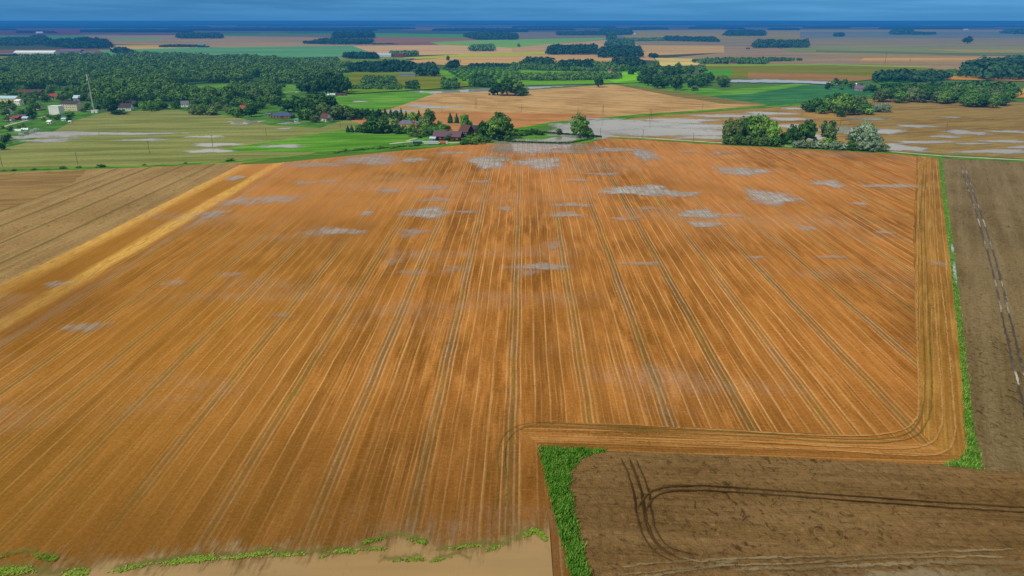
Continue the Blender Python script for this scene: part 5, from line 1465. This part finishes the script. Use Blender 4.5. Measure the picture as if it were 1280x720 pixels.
# middle distance
house('house', 'lavender grey farm building with flat-looking roof behind the olive meadow', 509, 96, 20, 12, 5, 2.4, 2, W_LAV, R_GREY, 'building', (6, 2))
house('barn', 'long barn with pale blue roof far behind the dark wood', 477, 70.8, 24, 16, 6, 4, 0, W_WHITE, R_LBLUE, 'barn', (6, 1))
house('barn', 'small barn with dark red wall right of the pale blue barn', 499, 70.4, 11, 14, 6, 4, 0, paint('red_boards', (150, 44, 50)), R_BROWNRED, 'barn', (4, 1))
house('block', 'long purple grey ruin-like block in front of the teal field', 355, 80.6, 20, 16, 10, 2, 0, W_LAV, R_PLUM, 'building', (8, 2), 2)
MB_ = thing('silo', 'narrow white tower at the left end of the purple grey block', 'silo', 344.5, 79.5)
MB().tube((0, 0, -.2), (0, 0, 13), 2.2, 2.2, 16).build('shaft', W_WHITE, MB_); MB().tube((0, 0, 13), (0, 0, 15), 2.4, .3, 16).build('cap', R_GREY, MB_)
house('house', 'small white house among the trees of the far village street', 733, 89.5, 7, 8, 5, 4, 15, W_WHITE, R_GREY, 'house', (3, 1))
house('house', 'tiny white cottage on the yellow green meadow right of the far village street', 762, 91, 4, 6, 4, 3, 0, W_WHITE, R_RED, 'house', (2, 1))
house('farmhouse', 'brick-roofed farmhouse in the middle of the far tree belt', 916, 80.6, 10, 9, 4, 3.5, 0, W_ORANGE, R_BROWNRED, 'house', (4, 1))
house('house', 'purple-roofed house with pale gable left of the long wood', 1074, 113.5, 11, 9, 4.2, 4.4, -24, W_GREY, R_PURPLE, 'house', (3, 2))
house('shed', 'small white shed left of the purple-roofed house', 1067, 107, 6, 6, 3, 1.5, 0, W_WHITE, R_WHITE, 'shed', (2, 1))
house('barn', 'tiny pink red barn at the left tip of the dark wood on the mauve plain', 935, 61.6, 4, 10, 5, 3, 0, W_DARKRED, R_RED, 'barn', (3, 1))
house('farm_hall', 'white hall shining far off on the right below the horizon', 1207, 37.8, 5, 30, 9, 4, 0, W_WHITE, R_WHITE, 'hall', (4, 1))
house('farm_hall', 'white hall beside the far wood right of centre', 792, 43.4, 4, 24, 8, 4, 0, W_WHITE, R_WHITE, 'hall', (4, 1))
house('farm_hall', 'green-roofed hall in the thin far tree belt on the left', 252, 58.4, 8, 22, 7, 5, 0, W_GREY, R_GREEN, 'hall', (5, 1))
house('farm_hall', 'two white far sheds at the upper left near the horizon', 50, 41.6, 8, 30, 8, 5, 0, W_WHITE, R_WHITE, 'hall', (4, 1))
# industrial row, far left
house('factory_hall', 'very long white hall with pale roof in the industrial row', 46, 68.5, 50, 34, 8, 6, 0, W_WHITE, R_WHITE, 'hall', (12, 3), door=False)
house('factory_hall', 'hall with purple roof right of the very long white hall', 90, 66.6, 26, 28, 8, 6, 0, W_GREY, R_PURPLE, 'hall', (8, 3), door=False)
house('factory_hall', 'low grey hall at the right end of the industrial row', 112, 68, 15, 24, 6, 4, 12, W_LAV, R_GREY, 'hall', (5, 2), door=False)
house('factory_hall', 'low grey blue hall in front of the purple-roofed hall', 92, 69.6, 20, 18, 5, 3, 2, W_LAV, R_LBLUE, 'hall', (6, 2), door=False)
house('factory_hall', 'dark low hall at the left end of the industrial row', 8, 69.5, 22, 20, 5, 3, 0, W_DARKW, R_GREY, 'hall', (6, 2), door=False)
house('farm_hall', 'small cream hall in the clearing of the dark wood above the industrial row', 96, 51.2, 6, 20, 7, 4, 0, W_CREAM, R_GREY, 'hall', (3, 1))

# ------------------------------------------------------------------ mast, poles
STEEL = paint('galvanised_steel', (176, 180, 182), .5, .4, .1)
mast = thing('antenna_mast', 'tall slender grey telecom mast with white antennas rising over the village', 'mast', 118, 140)
MH = height_of(118, 140, 47)
MB().tube((0, 0, -.3), (0, 0, MH), .95, .42, 14).build('shaft', STEEL, mast)
for zf in (.985, .90, .80, .72):
    m = MB()
    for k in range(16):
        a, b = 2 * math.pi * k / 16, 2 * math.pi * (k + 1) / 16
        m.tube((1.6 * math.cos(a), 1.6 * math.sin(a), MH * zf - 1), (1.6 * math.cos(b), 1.6 * math.sin(b), MH * zf - 1), .1, .1, 5, False)
    for k in range(4):
        a = k * math.pi / 2
        m.tube((0, 0, MH * zf - 1), (1.6 * math.cos(a), 1.6 * math.sin(a), MH * zf - 1), .1, .1, 5)
    pl = m.build('platform', STEEL, mast)
    if zf > .85:
        for k in range(3):
            a = k * 2.094 + .5
            MB().box((1.7 * math.cos(a), 1.7 * math.sin(a), MH * zf - .4), (.55, .35, 2.6), a).build('antenna', W_WHITE, pl)
for zf, a in ((.94, 2.6), (.86, 4.0)):
    MB().tube((.9 * math.cos(a), .9 * math.sin(a), MH * zf), (1.4 * math.cos(a), 1.4 * math.sin(a), MH * zf), .25, .95, 14).build('dish', W_WHITE, mast)
MB().tube((0, 0, MH), (0, 0, MH + 2.5), .08, .03, 6).build('lightning_rod', STEEL, mast)
house('equipment_hut', 'white equipment hut at the foot of the telecom mast', 119, 141, 8, 4, 3, 0, 0, W_WHITE, R_WHITE, 'hut', (1, 0), flat=True)

POLEW = paint('pole_timber', (104, 84, 62), .95, .1, .3, 2)
CERAM = paint('white_insulator', (214, 214, 208), .4, .4, .05)
def pole(px, py, hpx, label, double=False, aframe=False, arm=2.0, rot=20, thick=.2):
    h = height_of(px, py, hpx)
    root = thing('utility_pole', label, 'pole', px, py, rot, 'power poles across the fields')
    if aframe:
        for s in (-1, 1): MB().tube((s * 1.5, 0, -.2), (s * .12, 0, h), thick, thick * .75, 8).build('post', POLEW, root)
        MB().tube((-.85, 0, h * .45), (.85, 0, h * .45), .1, .1, 6).build('brace', POLEW, root)
    elif double:
        for s in (-1, 1): MB().tube((s * 1.1, 0, -.2), (s * 1.1, 0, h), thick, thick * .75, 8).build('post', POLEW, root)
        MB().tube((-1.1, 0, h * .4), (1.1, 0, h * .7), .1, .1, 6).build('brace', POLEW, root)
    else:
        MB().tube((0, 0, -.2), (0, 0, h), thick, thick * .7, 8).build('post', POLEW, root)
    a = MB().box((0, .16, h - .5), (arm + (2.2 if double else 0), .16, .2)).build('crossarm', POLEW, root)
    for s in (-1, 0, 1):
        x = s * (arm + (2.2 if double else 0)) * .45
        MB().tube((x, .16, h - .4), (x, .16, h - .1), .1, .06, 8).build('insulator', CERAM, a)
    return root
for px, py, hp, lab in ((3, 208, 16, 'wooden power pole at the left border on the field margin'), (97, 204.5, 14, 'wooden power pole on the olive pasture near the weedy margin'), (187, 191.5, 15, 'wooden power pole in the middle of the olive pasture'), (266, 183, 14, 'wooden power pole between the two puddles of the olive pasture'),
                        (333, 170, 9, 'wooden power pole on the striped pasture below the blue-roofed house'), (425.5, 159.5, 8, 'wooden power pole at the upper edge of the bright pasture'),
                        (552.5, 141, 8, 'wooden power pole on the red brown stubble behind the farm'), (652, 139, 9, 'wooden power pole on the brown stubble right of the double pole'), (722.5, 141.5, 7, 'small power pole left of the A-frame pole'),
                        (878, 136, 7, 'wooden power pole at the right end of the brown stubble'), (688.5, 164.5, 8, 'wooden power pole on the water-covered corner beyond the pond'), (750.5, 169, 9, 'wooden power pole right of the lone pond tree'), (803.5, 174, 12, 'wooden power pole by the field road in front of the flood water'), (866.5, 176.5, 10, 'wooden power pole by the field road left of the birches'),
                        (994, 128, 8, 'wooden power pole on the dark green field'), (1050, 158, 11, 'wooden power pole between the clump and the silver willow'), (1182.5, 165, 12, 'wooden power pole alone in the flooded ochre stubble'),
                        (1106, 80, 15, 'very tall power pole on the far pinkish plain'), (1137, 79, 6, 'small power pole right of the very tall one'), (632, 178, 14, 'wooden power pole at the right edge of the farm trees')):
    pole(px, py, hp, lab, thick=.22 if py > 120 else .45)
pole(595, 136, 13, 'double wooden power pole on the brown stubble behind the farm', double=True)
pole(813, 148.5, 12, 'double wooden power pole on the verge beside the flood water', double=True)
pole(753.5, 144.5, 13, 'A-frame wooden power pole on the brown stubble', aframe=True)

# ------------------------------------------------------------------ vehicles and farm gear
RUBBER = paint('rubber', (30, 30, 32), .9, .1, .2)
P_BLUE = paint('blue_car_paint', (34, 72, 158), .25, .5, .05)
P_WHITE = paint('white_vehicle_paint', (228, 230, 232), .3, .5, .05)
P_ORANGE = paint('orange_vehicle_paint', (216, 112, 42), .35, .5, .1)
P_TARP = paint('light_blue_tarpaulin', (72, 138, 204), .6, .3, .12, 1.5)
P_TRAIL = paint('pale_grey_trailer', (196, 204, 206), .5, .3, .1)
P_DARK = paint('dark_steel', (60, 62, 68), .6, .3, .2)
P_GREYC = paint('grey_car_paint', (168, 174, 182), .3, .5, .05)


def wheel(root, x, y, r, w=.28):
    wo = MB().tube((x, y - w / 2, r), (x, y + w / 2, r), r, r, 16).build('wheel', RUBBER, root)
    MB().tube((x, y - w / 2 - .02, r), (x, y + w / 2 + .02, r), r * .55, r * .55, 12).build('rim', STEEL, wo)


def car(label, px, py, rot, body, van=False, group=None):
    root = thing('parked_van' if van else 'parked_car', label, 'van' if van else 'car', px, py, rot, group)
    L, Wd = (5.2, 2.0) if van else (4.4, 1.8)
    if van:
        prof = [(-L / 2, .4), (L / 2, .4), (L / 2, 1.15), (L / 2 - .9, 1.35), (L / 2 - 1.5, 2.25), (-L / 2, 2.3)]
    else:
        prof = [(-L / 2, .35), (L / 2, .35), (L / 2, .8), (L / 2 - .9, .95), (L / 2 - 1.6, 1.45), (-L / 2 + 1.0, 1.48), (-L / 2 + .25, 1.0), (-L / 2, .9)]
    MB().prism(prof, -Wd / 2, Wd / 2).build('body', body, root)
    for s in (-1, 1):
        g = MB()
        y = s * (Wd / 2 + .012)
        if van: g.box((L / 2 - 1.75, y, 1.7), (.9, .03, .6))
        else: g.box((.15, y, 1.18), (1.9, .03, .4))
        g.build('side_window', GLASS, root)
        for x in (-L / 2 + .85, L / 2 - .85): wheel(root, x, s * (Wd / 2 - .1), .34)
        MB().box((L / 2 + .01, s * .6, .72), (.06, .34, .18)).build('headlight', FRAMEW, root)
    a, b = (prof[3], prof[4])
    mx, mz = (a[0] + b[0]) / 2 + .03, (a[1] + b[1]) / 2 + .03
    ws = MB(); ws.add([(a[0] + .02, -Wd * .43, a[1] + .05), (a[0] + .02, Wd * .43, a[1] + .05), (b[0] + .06, Wd * .40, b[1] - .02), (b[0] + .06, -Wd * .40, b[1] - .02)], [(0, 1, 2, 3)])
    ws.build('windscreen', GLASS, root)
    return root


car('blue car parked at the left end of the farmyard vehicles', 512.5, 181.5, 160, P_BLUE)
car('white car beside the shed row at the left border', 16, 153.5, 20, P_WHITE)
for x, yb, lab, b in ((27.5, 169.5, 'white van parked lowest in the allotment vehicle row', P_WHITE), (33.5, 167, 'tan grey van second in the allotment vehicle row', P_GREYC), (41.5, 164.8, 'pale van third in the allotment vehicle row', P_WHITE), (46, 162.8, 'uppermost white van of the allotment vehicle row', P_WHITE)):
    car(lab, x, yb, 35, b, True, 'vans parked in the allotments')
car('white car on the lane by the white greenhouses', 371, 116, 8, P_WHITE)


def trailer(name, label, px, py, L, Wd, h, rot, body, top=None, axles=2):
    root = thing(name, label, 'trailer', px, py, rot)
    MB().box((0, 0, .95), (L, Wd * .5, .22)).build('chassis', P_DARK, root)
    m = MB().box((0, 0, 1.12 + h / 2), (L, Wd, h))
    for k in range(int(L / 1.2)):
        for s in (-1, 1): m.box((-L / 2 + .6 + k * 1.2, s * (Wd / 2 + .04), 1.12 + h / 2), (.12, .06, h - .1))
    m.build('box_body', body, root)
    if top is not None:
        m = MB(); m.prism([(-Wd / 2 - .06, 1.1 + h), (Wd / 2 + .06, 1.1 + h), (Wd / 2, 1.32 + h), (0, 1.6 + h), (-Wd / 2, 1.32 + h)], -L / 2 - .05, L / 2 + .05)
        m.v = [(y, x, z) for x, y, z in m.v]; m.f = [f[::-1] for f in m.f]
        m.build('tarpaulin', top, root)
    for k in range(axles):
        for s in (-1, 1): wheel(root, -L / 2 + 1.2 + k * 1.25, s * (Wd / 2 - .2), .5, .32)
    MB().tube((L / 2, 0, .95), (L / 2 + 1.2, 0, .7), .1, .08, 6).build('drawbar', P_DARK, root)
    return root
trailer('farm_trailer', 'dark farm trailer with light blue tarpaulin right of the blue car', 522, 181, 9, 2.6, 2.1, 4, P_DARK, P_TARP)
trailer('lorry_trailer', 'long pale grey lorry trailer in front of the barn', 539, 181.5, 14.5, 2.7, 2.7, 5, P_TRAIL, None, 3)
trailer('covered_trailer', 'small bright blue covered trailer under the farm trees', 624, 176, 6.5, 2.4, 1.3, -2, P_DARK, P_TARP)

tk = thing('lorry', 'orange and white lorry parked by the barn right of the pale trailer', 'lorry', 555, 180.5, 8)
MB().box((0, 0, .8), (8.2, 1.3, .3)).build('chassis', P_DARK, tk)
MB().box((-1.2, 0, 2.0), (5.4, 2.5, 2.0)).build('box_body', P_ORANGE, tk)
cb = MB().prism([(1.8, .8), (4.1, .8), (4.1, 1.9), (3.8, 3.1), (1.8, 3.2)], -1.2, 1.2).build('cab', P_WHITE, tk)
MB().add([(4.13, -1.05, 1.95), (4.13, 1.05, 1.95), (3.86, 1.0, 2.95), (3.86, -1.0, 2.95)], [(0, 1, 2, 3)]).build('windscreen', GLASS, cb)
for s in (-1, 1):
    MB().box((3.0, s * 1.215, 2.4), (1.1, .03, .8)).build('side_window', GLASS, cb)
    MB().box((4.12, s * .85, 1.15), (.06, .35, .22)).build('headlight', FRAMEW, cb)
    for x in (-3.0, -1.8, 3.0): wheel(tk, x, s * 1.0, .52, .34)

hr = thing('harrow', 'dark farm harrow left on the field edge below the farm trees', 'harrow', 604.5, 180.5, 25)
MB().box((0, 0, .75), (6.0, .18, .18)).box((0, 1.4, .75), (6.0, .18, .18)).box((-2.9, .7, .75), (.18, 1.5, .18)).box((2.9, .7, .75), (.18, 1.5, .18)).box((0, .7, .75), (.18, 1.5, .18)).build('frame', P_DARK, hr)
tn = MB()
for k in range(13):
    for y in (0, 1.4): tn.tube((-2.8 + k * .466, y, .75), (-2.8 + k * .466, y - .15, 0), .05, .03, 5)
tn.build('tine', P_DARK, hr)
for s in (-1, 1): wheel(hr, s * 2.2, .7, .45, .26)
MB().tube((0, 1.4, .75), (0, 3.6, .6), .12, .1, 6).build('drawbar', P_DARK, hr)
MB().box((0, .3, 1.35), (1.2, .3, 1.1)).build('headstock', P_ORANGE, hr)
